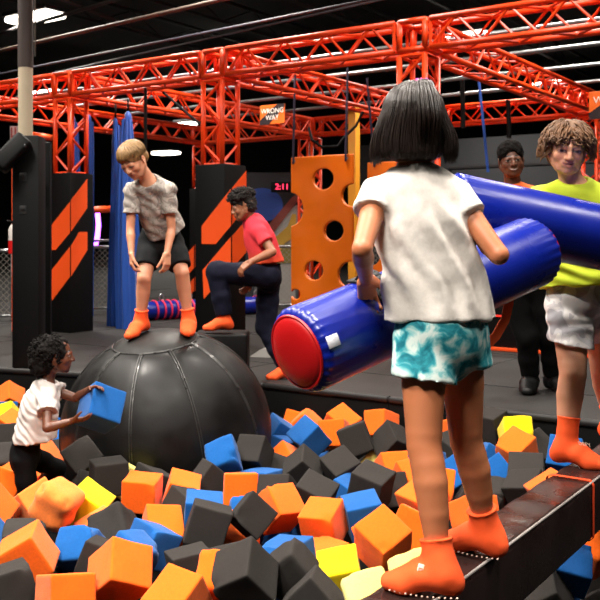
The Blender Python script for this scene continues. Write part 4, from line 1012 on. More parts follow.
def hand_ops(wr, d, n, H, side, curl=(15, 25, 20), thumb_curl=15, spread=4, wdt=1.0, thumb_out=40):
    """wr wrist, d where the fingers point, n where the palm faces; side +1 right hand, -1 left hand"""
    d = unit(d); n = unit(n - d * (n @ d)); 
    w = unit(np.cross(n, d)) * side           # towards the thumb
    w = -w
    s = H
    ops = [('u', rbox(wr + d * .029 * s, np.array([.0205 * wdt, .0285, .0088]) * s, np.stack([w, d, n], 1), .0075 * s), .012)]
    lens = [.043, .048, .045, .036]
    for i in range(4):
        off = (1.5 - i) * .0105 * wdt
        base = wr + d * (.055 - abs(i - 1.2) * .0016) * s + w * off * s
        dirf = unit(d + w * math.tan(math.radians((1.5 - i) * spread)))
        pts = [base - dirf * .012 * s, base]; a = 0
        for k, fr in enumerate((.46, .30, .24)):
            a += curl[k] + (i - 1) * 2
            dd = dirf * math.cos(math.radians(a)) + n * math.sin(math.radians(a))
            pts.append(pts[-1] + dd * lens[i] * fr * s)
        r = .0052 * s * wdt
        ops.append(('u', chain(pts, [r * 1.05, r * 1.08, r, r * .92, r * .8], .002), .003))
    b = wr + d * .012 * s + w * .016 * s
    to = math.radians(thumb_out)
    td = unit(d * math.cos(to) + w * math.sin(to) + n * .25)
    tk = unit(td + n * math.tan(math.radians(thumb_curl)) )
    tl = unit(tk + d * .3 + n * math.tan(math.radians(thumb_curl)))
    p1 = b + td * .024 * s; p2 = p1 + tk * .02 * s; p3 = p2 + tl * .017 * s
    ops.append(('u', chain([b - td * .004 * s, p1, p2, p3], [.0095 * s, .0075 * s, .0062 * s, .005 * s], .003), .006))
    return ops

def torso_frame(j):
    u = unit(j['chest'] - j['pelvis']); r = unit(j['shR'] - j['shL']); r = unit(r - u * (r @ u))
    return r, np.cross(u, r), u
def pelvis_frame(j):
    u = unit(lerp(j['chest'], ZD * 1 + j['pelvis'], .3) - j['pelvis']); r = unit(j['hipR'] - j['hipL']); r = unit(r - u * (r @ u))
    return r, np.cross(u, r), u
def foot_pts(an, toe, H, up=ZD, fl=1.0):
    t = unit(toe); t = unit(t - up * (t @ up)) if True else t
    heel = an - t * .022 * H - up * .022 * H
    ball = an + t * .068 * H * fl - up * .0305 * H
    tip = an + t * .098 * H * fl - up * .0335 * H
    return heel, ball, tip
def foot_prim(an, toe, H, grow=0.0, up=ZD, sole=.044, fl=1.0, wide=1.0):
    heel, ball, tip = foot_pts(an, toe, H, up, fl)
    side = unit(np.cross(unit(toe), up))
    g = grow
    a = chain([an + up * .01 * H, heel], [.024 * H + g, .0225 * H + g], .01)
    b = fchain([lerp(an, heel, .3), lerp(an, ball, .55) + up * .004 * H, ball, tip], [.025 * H + g, .0235 * H + g, .021 * H + g, .0145 * H + g], side, 1.28 * wide, .02)
    lo = np.minimum(a.lo, b.lo); hi = np.maximum(a.hi, b.hi)
    p = Prim(lambda P: smin(a.f(P), b.f(P), .02), lo, hi)
    return cut(p, an - up * (sole * H), -up)

def body_ops(j, H, lw=1.0, tw=1.0, hands=None, head=None, neck_r=.030, leg=1.0):
    r, f, u = torso_frame(j); pr, pf, pu = pelvis_frame(j)
    ops = []
    TR = np.stack([r, f, u], 1); PR = np.stack([pr, pf, pu], 1)
    che, pel = j['chest'], j['pelvis']
    waist = lerp(pel, che, .5) + f * j.get('bow', 0.0)
    ops.append(('u', ell(pel, np.array([.088 * tw, .062 * tw, .065]) * H, PR), 0))
    ops.append(('u', ell(waist, np.array([.074 * tw, .055 * tw, .09]) * H, TR), .05))
    ops.append(('u', ell(che, np.array([.086 * tw, .060 * tw, .095]) * H, TR), .05))
    ops.append(('u', chain([j['shL'], lerp(j['neck'], che, .25), j['shR']], [.034 * H * lw, .044 * H, .034 * H * lw], .03), .03))
    hc, hR, hh = head['c'], head['R'], head['h']
    nk_top = hc + hR @ np.array([0, -.08, -.25]) * hh
    ops.append(('u', chain([j['neck'] - u * .03 * H, j['neck'], nk_top], [.045 * H, neck_r * 1.12 * H, neck_r * H], .02), .035))
    for s, S in ((-1, 'L'), (1, 'R')):
        sh, el, wr = j['sh' + S], j['el' + S], j['wr' + S]
        ops.append(('u', chain([sh, lerp(sh, el, .4), el, lerp(el, wr, .28), lerp(el, wr, .7), wr], np.array([.031, .0265, .0215, .0235, .0180, .0155]) * H * lw, .004), .025))
        hip, kn, an = j['hip' + S], j['kn' + S], j['an' + S]
        back = unit(np.cross(np.cross(kn - hip, an - kn) if np.linalg.norm(np.cross(unit(kn - hip), unit(an - kn))) > .35 else pr, an - kn))
        if back @ pf > 0 and abs(back @ pf) > .2: back = -back
        calf = lerp(kn, an, .30) + back * .006 * H
        ops.append(('u', chain([hip, lerp(hip, kn, .45), lerp(hip, kn, .88), kn, lerp(kn, calf, .5) + back * .001 * H, calf, lerp(kn, an, .55) + back * .004 * H, lerp(kn, an, .78), an], np.array([.0535, .0475, .0395, .0375, .0370, .0372, .0318, .0252, .0222]) * H * lw * leg, .003), .04))
        ops.append(('u', foot_prim(an, j['toe' + S], H, -.002, up=j.get('up' + S, ZD)), .015))
    for side, S in ((1, 'R'), (-1, 'L')):
        if hands and S in hands: ops += hand_ops(j['wr' + S], H=H, side=side, **hands[S])
    ops += head_ops(hc, hR, hh, **head.get('shape', {}))
    return ops

def build_body(name, j, H, head, hands, skin, paint, parent, step=.007, lw=1.0, tw=1.0, palm=None, blotch=0.05, neck_r=.030, leg=1.0):
    ops = body_ops(j, H, lw, tw, hands, head, neck_r, leg)
    hc, hh = head['c'], head['h']
    fine = [(hc - .62 * hh, hc + .62 * hh, head.get('step', .0042))]
    for S in ('L', 'R'):
        if hands and S in hands:
            p = j['wr' + S] + unit(hands[S]['d']) * .05 * H
            fine.append((p - .065 * H, p + .065 * H, .0036))
    sk = np.asarray(lin(skin))
    def color(V):
        c = np.tile(sk, (len(V), 1)) * (1 + blotch * noise3(V, .05, 3)[:, None])
        red = np.asarray(lin('#b5523c'))
        for S in ('L', 'R'):     # knees, elbows and knuckles are a little redder
            for q, rr in ((j['kn' + S], .05 * H), (j['el' + S], .04 * H)):
                w = np.clip(1 - np.linalg.norm(V - q, axis=1) / rr, 0, 1)[:, None] * .07
                c = c * (1 - w) + c * red / red.max() * 1.1 * w
        return face_paint(V, c, hc, head['R'], hh, skin, **paint)
    m = mat(name + '_skin', skin, rough=.48, attr='Col', bump=.08, bscale=220, sss=.12, bdist=.003)
    return soft(name, ops, step, m, parent, fine, 1, None, color)

def sleeve(sh, el, t, r0, r1, k=.01):
    end = lerp(sh, el, t)
    return cut(chain([sh, lerp(sh, el, t + .25)], [r0, r1], k), end, el - sh)
def shirt_ops(j, H, hem, sl=(.5, .5), g=.010, flare=1.0, sr=(.037, .043), neck_cut=.038, belly=0.0, hem_n=None, deep=.68, wide=1.0):
    """hem: the centre of the bottom edge"""
    r, f, u = torso_frame(j)
    che, pel, nk = j['chest'], j['pelvis'], j['neck']
    top = lerp(che, nk, .30)
    mid = lerp(che, hem, .5) + f * (belly + j.get('bow', 0.0))
    dn = unit(hem - che)
    body = fchain([top, che, mid, hem, hem + dn * .03], np.array([.088 * H * wide, .094 * H * wide, .093 * H * wide * (1 + (flare - 1) * .5), .097 * H * wide * flare, .097 * H * wide * flare]) + g, f, deep, .03)
    ops = [('u', cut(body, hem, hem_n if hem_n is not None else dn), 0)]
    ops.append(('u', chain([j['shL'], lerp(nk, che, .12), j['shR']], [.027 * H + g, .044 * H + g * .6, .027 * H + g], .03), .035))
    for S, t in (('L', sl[0]), ('R', sl[1])):
        ops.append(('u', sleeve(j['sh' + S], j['el' + S], t, sr[0] * H, sr[1] * H), .02))
    return ops
def leg_cloth(j, H, S, t, r0, r1, hem_n=None, knee=False):
    hip, kn, an = j['hip' + S], j['kn' + S], j['an' + S]
    if not knee:
        e = lerp(hip, kn, t); d = kn - hip
        return cut(chain([hip, lerp(hip, kn, t + .2)], [r0 * H, (r1 + (r1 - r0) * .2 / max(t, .1)) * H], .01), e, d if hem_n is None else hem_n)
    e = lerp(kn, an, t)
    return cut(chain([hip, lerp(hip, kn, .5), kn, lerp(kn, an, .5), an], np.array([r0, (r0 + knee) / 2, knee, (knee + r1) / 2, r1]) * H, .02), e, an - kn)
def pelvis_cloth(j, H, g=.008, top=.045, wide=1.0):
    pr, pf, pu = pelvis_frame(j)
    b = fchain([j['pelvis'] + pu * (top + .03) * H, j['pelvis'], j['pelvis'] - pu * .012 * H], np.array([.078 * H, .086 * H, .084 * H]) * wide + g, pf, .76, .02)
    return cut(b, j['pelvis'] + pu * top * H, pu)
def sock_ops(an, kn, toe, H, hgt=.06, grow=.004, up=ZD, fl=1.0, cuff=.0285, wide=1.0):
    d = unit(kn - an)
    t = cut(chain([an - d * .01 * H, an + d * hgt * .5 * H, an + d * (hgt + .03) * H], np.array([.0265, .0255, cuff + .0012]) * H + grow, .01), an + d * hgt * H, d)
    rim = Prim(lambda P: np.hypot(np.linalg.norm((P - an) - ((P - an) @ d)[..., None] * d, axis=-1) - cuff * H - grow * .9, (P - an) @ d - hgt * H * .97) - .0028, an + d * hgt * H - .05, an + d * hgt * H + .05)
    return [('u', foot_prim(an, toe, H, grow, up, .048, fl, wide), 0), ('u', t, .02), ('u', rim, .003)]
def pattern_mat(name, stops, scale=12.0, rough=.8, distort=0.6, detail=3, bump=.15, bscale=500, stretch=(1, 1, 1), interp='LINEAR'):
    m = bpy.data.materials.new(name); m.use_nodes = True; nt = m.node_tree; b = nt.nodes['Principled BSDF']
    tc = nt.nodes.new('ShaderNodeTexCoord'); mp = nt.nodes.new('ShaderNodeMapping'); mp.inputs['Scale'].default_value = stretch
    nt.links.new(tc.outputs['Object'], mp.inputs['Vector'])
    n = nt.nodes.new('ShaderNodeTexNoise'); n.inputs['Scale'].default_value = scale; n.inputs['Detail'].default_value = detail; n.inputs['Distortion'].default_value = distort
    nt.links.new(mp.outputs[0], n.inputs['Vector'])
    r = nt.nodes.new('ShaderNodeValToRGB'); r.color_ramp.interpolation = interp
    e = r.color_ramp.elements
    while len(e) < len(stops): e.new(0.5)
    for i, (p, c) in enumerate(stops): e[i].position = p; e[i].color = (*lin(c), 1)
    nt.links.new(n.outputs['Fac'], r.inputs[0]); nt.links.new(r.outputs[0], b.inputs['Base Color'])
    b.inputs['Roughness'].default_value = rough; b.inputs['Specular IOR Level'].default_value = .25
    w = nt.nodes.new('ShaderNodeTexNoise'); w.inputs['Scale'].default_value = bscale
    nt.links.new(tc.outputs['Object'], w.inputs['Vector'])
    bp = nt.nodes.new('ShaderNodeBump'); bp.inputs['Strength'].default_value = bump; bp.inputs['Distance'].default_value = .002
    nt.links.new(w.outputs['Fac'], bp.inputs['Height']); nt.links.new(bp.outputs['Normal'], b.inputs['Normal'])
    return m
def ramp_mat(name, z0, z1, c0, c1, mid=None, rough=.8):
    """a dip-dyed cloth: c0 at height z0, c1 at height z1"""
    m = bpy.data.materials.new(name); m.use_nodes = True; nt = m.node_tree; b = nt.nodes['Principled BSDF']
    tc = nt.nodes.new('ShaderNodeTexCoord'); sx = nt.nodes.new('ShaderNodeSeparateXYZ'); nt.links.new(tc.outputs['Object'], sx.inputs[0])
    mr = nt.nodes.new('ShaderNodeMapRange'); mr.inputs[1].default_value = z0; mr.inputs[2].default_value = z1; nt.links.new(sx.outputs['Z'], mr.inputs[0])
    r = nt.nodes.new('ShaderNodeValToRGB'); nt.links.new(mr.outputs[0], r.inputs[0])
    r.color_ramp.elements[0].color = (*lin(c0), 1); r.color_ramp.elements[1].color = (*lin(c1), 1)
    if mid: e = r.color_ramp.elements.new(mid[0]); e.color = (*lin(mid[1]), 1)
    nt.links.new(r.outputs[0], b.inputs['Base Color']); b.inputs['Roughness'].default_value = rough; b.inputs['Specular IOR Level'].default_value = .25
    return m
def hair_mat(name, c, rough=.42, vary=.35):
    return mat(name, c, rough=rough, vary=vary, vscale=40, bump=.3, bscale=180, bdist=.004)
def hair_cap(c, R, h, parts, face, m, parent, step=.005, rough=0.0, rs=.02, extra=(), cuts=()):
    ops = [('u', local(p, c, R, h), .05 * h) for p in parts] + [('u', p, .01) for p in extra]
    ops += [('s', local(p, c, R, h), .03 * h) for p in face]
    disp = None
    if rough: disp = lambda V, N: rough * (noise3(V, rs, 1) + .6 * noise3(V, rs * .45, 2))
    return soft('hair', ops, step, m, parent, (), 1, disp)
def hair_tufts(c, R, h, n, gen, r, m, parent, name='hair_locks', sides=5, seed=1):
    rg = np.random.default_rng(seed); b = MB()
    for i in range(n):
        g = gen(rg)
        if g is None: continue
        pts = [c + R @ (np.asarray(p) * h) for p in g]
        k = len(pts)
        b.tube(pts, [r * h * (0.75 + .25 * math.sin(PI * min(1, (j + .6) / k)) - .55 * (j / (k - 1)) ** 3) for j in range(k)], sides)
    return b.build(name, m, parent, auto=3.2)
def sphere_dir(rg, zlo, zhi, phlo=0, phhi=2 * PI):
    z = rg.uniform(zlo, zhi); ph = rg.uniform(phlo, phhi); s = math.sqrt(max(0, 1 - z * z))
    return np.array([s * math.cos(ph), s * math.sin(ph), z])

SOCK = mat('orange_sock_knit', '#ff5a1f', rough=.85, bump=.35, bscale=420, vary=.06, vscale=30, bdist=.002)
PRINT = mat('white_sock_print', '#f3d0bc', rough=.8)
def sock(j, H, S, parent, **k):
    kn, an, toe = j['kn' + S], j['an' + S], j['toe' + S]
    o = soft('sock', sock_ops(an, kn, toe, H, **k), .0042, SOCK, parent, (), 1)
    return o
def grip_dots(j, H, S, parent, up=ZD, side_sign=1, n=13, r=.0024, fl=1.0):
    """the row of white rubber dots that shows along the edge of the sole"""
    an, toe = j['an' + S], unit(j['toe' + S]); toe = unit(toe - up * (toe @ up)); sd = np.cross(toe, up) * side_sign
    b = MB()
    for i in range(n):
        t = i / (n - 1); x = (-.036 + t * .128 * fl) * H
        wdt = (.0235 + .011 * math.sin(PI * min(1, t * 1.02))) * H + .002
        for row in (0,):
            p = an + toe * x + sd * (wdt + (.001 if row == 0 else -.0005)) - up * (.041 - row * .0065) * H
            if row and i % 2: continue
            b.box(p, (r, r, r * .8), np.stack([toe, sd, up], 1), bev=r * .5, seg=1)
    return b.build('grip_dots', PRINT, parent)
def letters(name, txt, size, o3, right, up, m, parent, off=.001, spacing=1.0, wrap=None):
    cu = bpy.data.curves.new(name, 'FONT'); cu.body = txt; cu.size = size; cu.align_x = 'CENTER'; cu.align_y = 'CENTER'; cu.extrude = .0006; cu.space_character = spacing
    t = bpy.data.objects.new(name + '_tmp', cu); COL.objects.link(t)
    dg = bpy.context.evaluated_depsgraph_get(); me = bpy.data.meshes.new_from_object(t.evaluated_get(dg)); bpy.data.objects.remove(t)
    R = np.stack([unit(right), unit(up), np.cross(unit(right), unit(up))], 1)
    for v in me.vertices:
        p = np.array(v.co)
        if wrap: p[2] += -p[0] ** 2 / (2 * wrap)
        v.co = Vector(np.asarray(o3) + R @ p + R[:, 2] * off)
    return put(name, me, m, parent, False)

def folds(P, ax, n=1): pass

# ---------- girl on the beam, seen from behind
def girl():
    H = 1.29
    root = thing('person', 'person with dark bobbed hair, white T-shirt and teal tie-dye shorts, back turned, on the beam', 'person', on(455, .22, 575))
    pel = at(442, 330, 2.36); hr = np.array([math.cos(math.radians(-30)), -math.sin(math.radians(-30)), 0])
    sr = np.array([math.cos(math.radians(-6)), -math.sin(math.radians(-6)), 0])
    neck = at(414, 178, 2.35)
    j = dict(pelvis=pel, chest=at(425, 228, 2.345), neck=neck,
             hipL=pel - hr * .062 - ZD * .02, hipR=pel + hr * .062 - ZD * .02,
             knL=at(424, 446, 2.27), anL=on(440, .22, 593) + ZD * .058, toeL=np.array([-.95, .31, 0]),
             knR=at(466, 441, 2.44), anR=on(487, .22, 554) + ZD * .058, toeR=np.array([-.80, .60, 0]),
             shL=neck - sr * .098 - ZD * .045, shR=neck + sr * .112 - ZD * .052,
             elL=at(362, 249, 2.22), wrL=at(366, 279, 2.385), elR=at(499, 255, 2.27), wrR=at(468, 222, 2.44))
    hc = at(413, 124, 2.36); hR = head_frame(4, 2, 0); hh = .196
    skin = '#b8714b'
    hands = dict(L=dict(d=[.10, .72, -.68], n=[.35, -.35, -.87], curl=(35, 45, 35), thumb_curl=25), R=dict(d=[-.2, .95, -.2], n=[-.2, -.2, -.95], curl=(25, 35, 30), thumb_curl=20))
    build_body('body', j, H, dict(c=hc, R=hR, h=hh, step=.006, shape={}), hands, skin, dict(lip='#a8564c', brow='#2a1c16', iris='#3a2416'), root, step=.006, lw=.90)
    # T-shirt
    hem = at(440, 319, 2.355)
    u = unit(hem - j['chest'])
    def fold(V, N):
        q = V - j['shL']; d1 = unit([.52, .0, -.85]); n1 = unit([.85, 0, .52])
        s = q @ n1
        tz = np.clip((neck[2] - V[:, 2]) / .38, 0, 1)
        a = .006 * np.sin(s * 2 * PI / .062 + 1.2 + 1.4 * noise3(V, .12, 4)) * np.clip(1.25 - abs(tz - .52) * 2.1, 0, 1)
        b = .004 * np.sin((V[:, 0] * .9 + V[:, 1] * .5) * 2 * PI / .075 + .6 + .8 * noise3(V, .09, 6)) * np.clip((tz - .55) * 2.2, 0, 1)
        c = .0016 * noise3(V, .04, 5) + .0008 * noise3(V, .016, 8)
        return a + b + c
    so = shirt_ops(j, H, hem, (.34, .34), g=.006, flare=1.10, sr=(.036, .040), deep=.72, hem_n=[.02, 0, -1], wide=.97)
    so.append(('s', local(ell((0, 0, 0), (.052, .05, .03)), neck + ZD * .024 + np.array([0, .004, 0]), np.eye(3), 1.0), .006))
    soft('shirt', so, .0055, mat('white_cotton', '#e8e1d9', rough=.9, bump=.25, bscale=300, vary=.05, vscale=120, bdist=.003), root, (), 2, fold)
    # shorts
    dye = pattern_mat('teal_tie_dye', [(.34, '#0c6474'), (.43, '#2a8f9c'), (.50, '#86bfc0'), (.57, '#ccd9d4'), (.75, '#b9d2cf')], 19, .75, .7, 4)
    ops = [('u', pelvis_cloth(j, H, g=.012, top=.03, wide=1.04), 0)]
    for S, py in (('L', 379), ('R', 368)):
        hp, kn = j['hip' + S], j['kn' + S]
        zc = at(430, py, 2.32 if S == 'L' else 2.42)[2]
        t = (hp[2] - zc) / (hp[2] - kn[2]); e = lerp(hp, kn, t)
        pr = cut(chain([hp - ZD * .01, lerp(hp, kn, t + .15)], [.061 * H, .065 * H], .01), e, [-.15 if S == 'L' else .1, -.1, -1])
        ops.append(('u', pr, .012))
    sh = soft('shorts', ops, .0055, dye, root, (), 2, lambda V, N: .004 * noise3(V, .05, 3) + .0025 * np.sin(V[:, 0] * 110 + 3 * noise3(V, .08, 2)) * np.clip((.87 - V[:, 2]) * 6, 0, 1))
    for S in 'LR':
        sk = sock(j, H, S, root, hgt=.058)
        grip_dots(j, H, S, sk, side_sign=-1)
        an = j['an' + S]; tt = unit(j['toe' + S]); sd = -np.cross(tt, ZD)
        kd = unit(j['kn' + S] - an)
        if S == 'L':
            pq = an + tt * .034 * H + sd * .0315 * H - ZD * .002; rt = unit(ZD * -.92 + tt * .2 - sd * -.2); up2 = unit(np.cross(sd, rt)); up2 = up2 if up2 @ tt > 0 else -up2
            MB().box(pq, (.024, .0075, .002), np.stack([rt, up2, np.cross(rt, up2)], 1), .001, 1).build('sock_patch', PRINT, sk)
            letters('sock_lettering', 'DEFY', .014, pq + np.cross(rt, up2) * (.0022 if np.cross(rt, up2) @ sd > 0 else -.0022), rt, up2 if np.cross(rt, up2) @ sd > 0 else -up2, SOCK, sk, off=.0005)
    # hair
    hm = hair_mat('dark_brown_hair', '#1e130e', rough=.38)
    cap = hair_cap(hc, hR, hh, [ell((0, -.07, .13), (.385, .46, .40)), ell((0, -.10, -.16), (.475, .42, .40)), ell((0, -.12, -.34), (.47, .36, .17))],
                   [ell((0, .42, -.12), (.27, .36, .42))], hm, root, .005, extra=())
    def strand(rg):
        ph = rg.uniform(PI * .86, PI * 2.14) if rg.random() < .9 else rg.uniform(0, 2 * PI)
        d = np.array([math.cos(ph), math.sin(ph)]); k = rg.uniform(.97, 1.05); end = -.50 - rg.uniform(-.04, .05); wob = rg.uniform(-.09, .09)
        pts = []
        for th in np.linspace(.12, 1.45, 6): pts.append((.40 * k * math.sin(th) * d[0], -.07 + .475 * k * math.sin(th) * d[1], .13 + .415 * k * math.cos(th)))
        rx, ry = (.490 + rg.uniform(-.02, .04)), (.445 + rg.uniform(-.02, .04))
        for t in np.linspace(.25, 1, 6):
            z = .13 + (end - .13) * t; b = math.sin(PI * t * .72)
            pts.append(((.40 + (rx - .38) * b) * k * d[0] + wob * t * .6, -.075 + (.465 - .03 * b) * k * d[1] + .02 * wob, z))
        return pts if (d[1] < .55) else None
    hair_tufts(hc, hR, hh, 1000, strand, .0078, hm, cap, 'hair_strands', 4, 3)
    def tail(rg):
        a = rg.uniform(-1, 1); b = rg.uniform(-1, 1); k = rg.uniform(.8, 1.06)
        t0 = np.array([.11, -.22, .505])
        return [t0 + (a * .03, b * .02, 0), t0 + (a * .06, -.05 + b * .03, .035), t0 + (.02 + a * .10, -.19 * k, -.03), t0 + (.05 + a * .14, -.33 * k, -.24), t0 + (.08 + a * .15, -.38 * k, -.50 + .04 * b), t0 + (.07 + a * .13 + .03 * b, -.33 * k, -.80 + .1 * b)]
    hair_tufts(hc, hR, hh, 150, tail, .009, hm, cap, 'ponytail', 4, 5)
    ring = MB(); tc = hc + hR @ (np.array([.11, -.22, .525]) * hh)
    pts = [tc + hR @ (np.array([math.cos(t) * .07, math.sin(t) * .06, .012 * math.sin(6 * t)]) * hh) for t in np.linspace(0, 2 * PI, 24, endpoint=False)]
    ring.tube(pts, [hh * (.026 + .006 * (i % 2)) for i in range(24)], 8, closed=True)
    ring.build('hair_tie', pattern_mat('pink_purple_tie', [(.4, '#5b2fa0'), (.55, '#e0559a')], 90, .6), cap)
    return root

# ---------- boy in the lime shirt
def lime_boy():
    H = 1.37
    root = thing('person', 'person with wavy brown hair in lime green T-shirt and pale camouflage shorts on the beam', 'person', on(590, .22, 452))
    pel = at(584, 296, 3.62); a = math.radians(168); hr = np.array([math.cos(a), -math.sin(a), 0]); a2 = math.radians(184); sr = np.array([math.cos(a2), -math.sin(a2), 0])
    neck = at(573, 187, 3.56)
    foot = on(566, .22, 463); foot2 = on(613, .22, 438)
    j = dict(pelvis=pel, chest=at(579, 230, 3.6), neck=neck, hipR=pel + hr * .07 - ZD * .02, hipL=pel - hr * .07 - ZD * .02,
             knR=at(573, 374, 3.5), anR=foot + ZD * .062, toeR=np.array([.80, -.60, 0]), knL=at(603, 368, 3.72), anL=foot2 + ZD * .062, toeL=np.array([.85, -.53, 0]),
             shR=neck + sr * .135 - ZD * .05, shL=neck - sr * .135 - ZD * .05,
             elR=at(541, 249, 3.53), wrR=at(552, 246, 3.43), elL=at(634, 245, 3.62), wrL=at(622, 258, 3.44))
    hc = at(567.5, 148, 3.50); hR = head_frame(190, 14, -5); hh = .197
    skin = '#d59a7b'
    hands = dict(R=dict(d=[.9, -.1, .15], n=[0, -1, 0], curl=(8, 14, 12)), L=dict(d=[-.9, -.1, .15], n=[0, -1, 0], curl=(8, 14, 12)))
    build_body('body', j, H, dict(c=hc, R=hR, h=hh, step=.0036, shape=dict(lid=.62, mouth_open=.016, smile=.034)), hands, skin,
               dict(lip='#c4746a', brow='#5a3f2c', iris='#3c2a1c', lid=.60, gaze=(.1, -.6), mouth_open=.016, smile=.034, blush=.2), root, step=.0065)
    hem = at(582, 287, 3.58)
    so = shirt_ops(j, H, hem, (.55, .55), g=.012, flare=1.1, sr=(.039, .048), deep=.72)
    r, f, u = torso_frame(j)
    so.append(('s', ell(neck + f * .014 + ZD * .028, (.055, .052, .036)), .008))
    sh = soft('shirt', so, .006, mat('lime_jersey', '#c4d62a', rough=.8, bump=.15, bscale=300, bdist=.003), root, (), 2,
              lambda V, N: .005 * noise3(V, .06, 4) + .005 * np.sin((V[:, 2] + .35 * V[:, 0]) * 2 * PI / .06 + 2 * noise3(V, .1, 2)) * np.clip(1 - abs(V[:, 2] - 1.0) * 4, 0, 1))
    camo = pattern_mat('pale_camouflage', [(.36, '#a9a8ae'), (.43, '#cfcdd0'), (.50, '#e6e3e2'), (.64, '#c2c0c5')], 9, .8, .8, 2, interp='CONSTANT')
    ops = [('u', pelvis_cloth(j, H, g=.012, top=.085, wide=1.08), 0)]
    for S, py in (('R', 345), ('L', 344)):
        hp, kn = j['hip' + S], j['kn' + S]; zc = at(570, py, 3.55)[2]; t = (hp[2] - zc) / (hp[2] - kn[2]); e = lerp(hp, kn, t)
        ops.append(('u', cut(chain([hp, lerp(hp, kn, t + .15)], [.066 * H, .065 * H], .01), e, [(-.2 if S == 'R' else .15), 0, -1]), .012))
    s2 = soft('shorts', ops, .006, camo, root, (), 2, lambda V, N: .005 * noise3(V, .045, 3) + .003 * np.sin(V[:, 2] * 90 + 4 * noise3(V, .08, 2)))
    pr, pf, pu = pelvis_frame(j); d = MB()
    k0 = pel + pf * .085 + ZD * .025
    d.tube([k0 + pr * .004, k0 + pr * .02 - ZD * .03 + pf * .012, k0 + pr * .016 - ZD * .075 + pf * .012], .0035, 6); d.tube([k0 - pr * .004, k0 - pr * .018 - ZD * .035 + pf * .012, k0 - pr * .022 - ZD * .09 + pf * .01], .0035, 6)
    d.build('drawstring', mat('white_cord', '#d8d4d0', rough=.8), s2)
    for S in 'RL':
        sk = sock(j, H, S, root, hgt=.085)
        if S == 'R':
            an = j['an' + S]; tt = unit(j['toe' + S])
            letters('sock_lettering', 'DEFY', .020, an + tt * .050 * H + np.array([-.1, -.6, .5]) * .032 * H + ZD * .004, [.85, -.35, -.1], ZD + tt * -.5, PRINT, sk, off=.002)
    hm = hair_mat('wavy_brown_hair', '#5f3d20', rough=.6)
    cap = hair_cap(hc, hR, hh, [ell((0, -.08, .17), (.40, .47, .39)), ell((0, -.22, -.12), (.40, .33, .33))], [ell((0, .43, -.14), (.285, .36, .41))], hm, root, .005, rough=.006, rs=.03)
    def curl(rg):
        d = sphere_dir(rg, -.45, .98); p = np.array([0, -.08, .16]) + d * np.array([.385, .45, .375])
        if p[1] > .2 and p[2] < .2: return None
        g = np.array([d[0] * .5 + (.25 if p[0] > 0 else -.25), d[1] * .5 + .35 * (d[2] > .2), -.55]); g = unit(g - d * (g @ d) * .6)
        s = unit(np.cross(d, g)); L = rg.uniform(.22, .38); ph = rg.uniform(0, 6.28); am = rg.uniform(.018, .042); fz = rg.uniform(.13, .26)
        out = []
        for t in np.linspace(0, 1, 8):
            q = p + g * L * t + d * (.055 * math.sin(PI * t) + .01) + s * am * math.sin(ph + t * 6.5) * t + d * am * .5 * math.cos(ph + t * 6.5)
            dd = (q - np.array([0, -.08, .14])) / np.array([.39, .455, .385]); n = np.linalg.norm(dd)
            if n < 1.0 and q[2] > -.2: q = q + (1 / n - 1) * (q - np.array([0, -.08, .14]))
            if q[1] > .18: q[2] = max(q[2], fz + .03 * math.sin(ph + 4 * t))
            out.append(q)
        return out
    hair_tufts(hc, hR, hh, 640, curl, .0165, hm, cap, 'hair_locks', 5, 4)
    return root

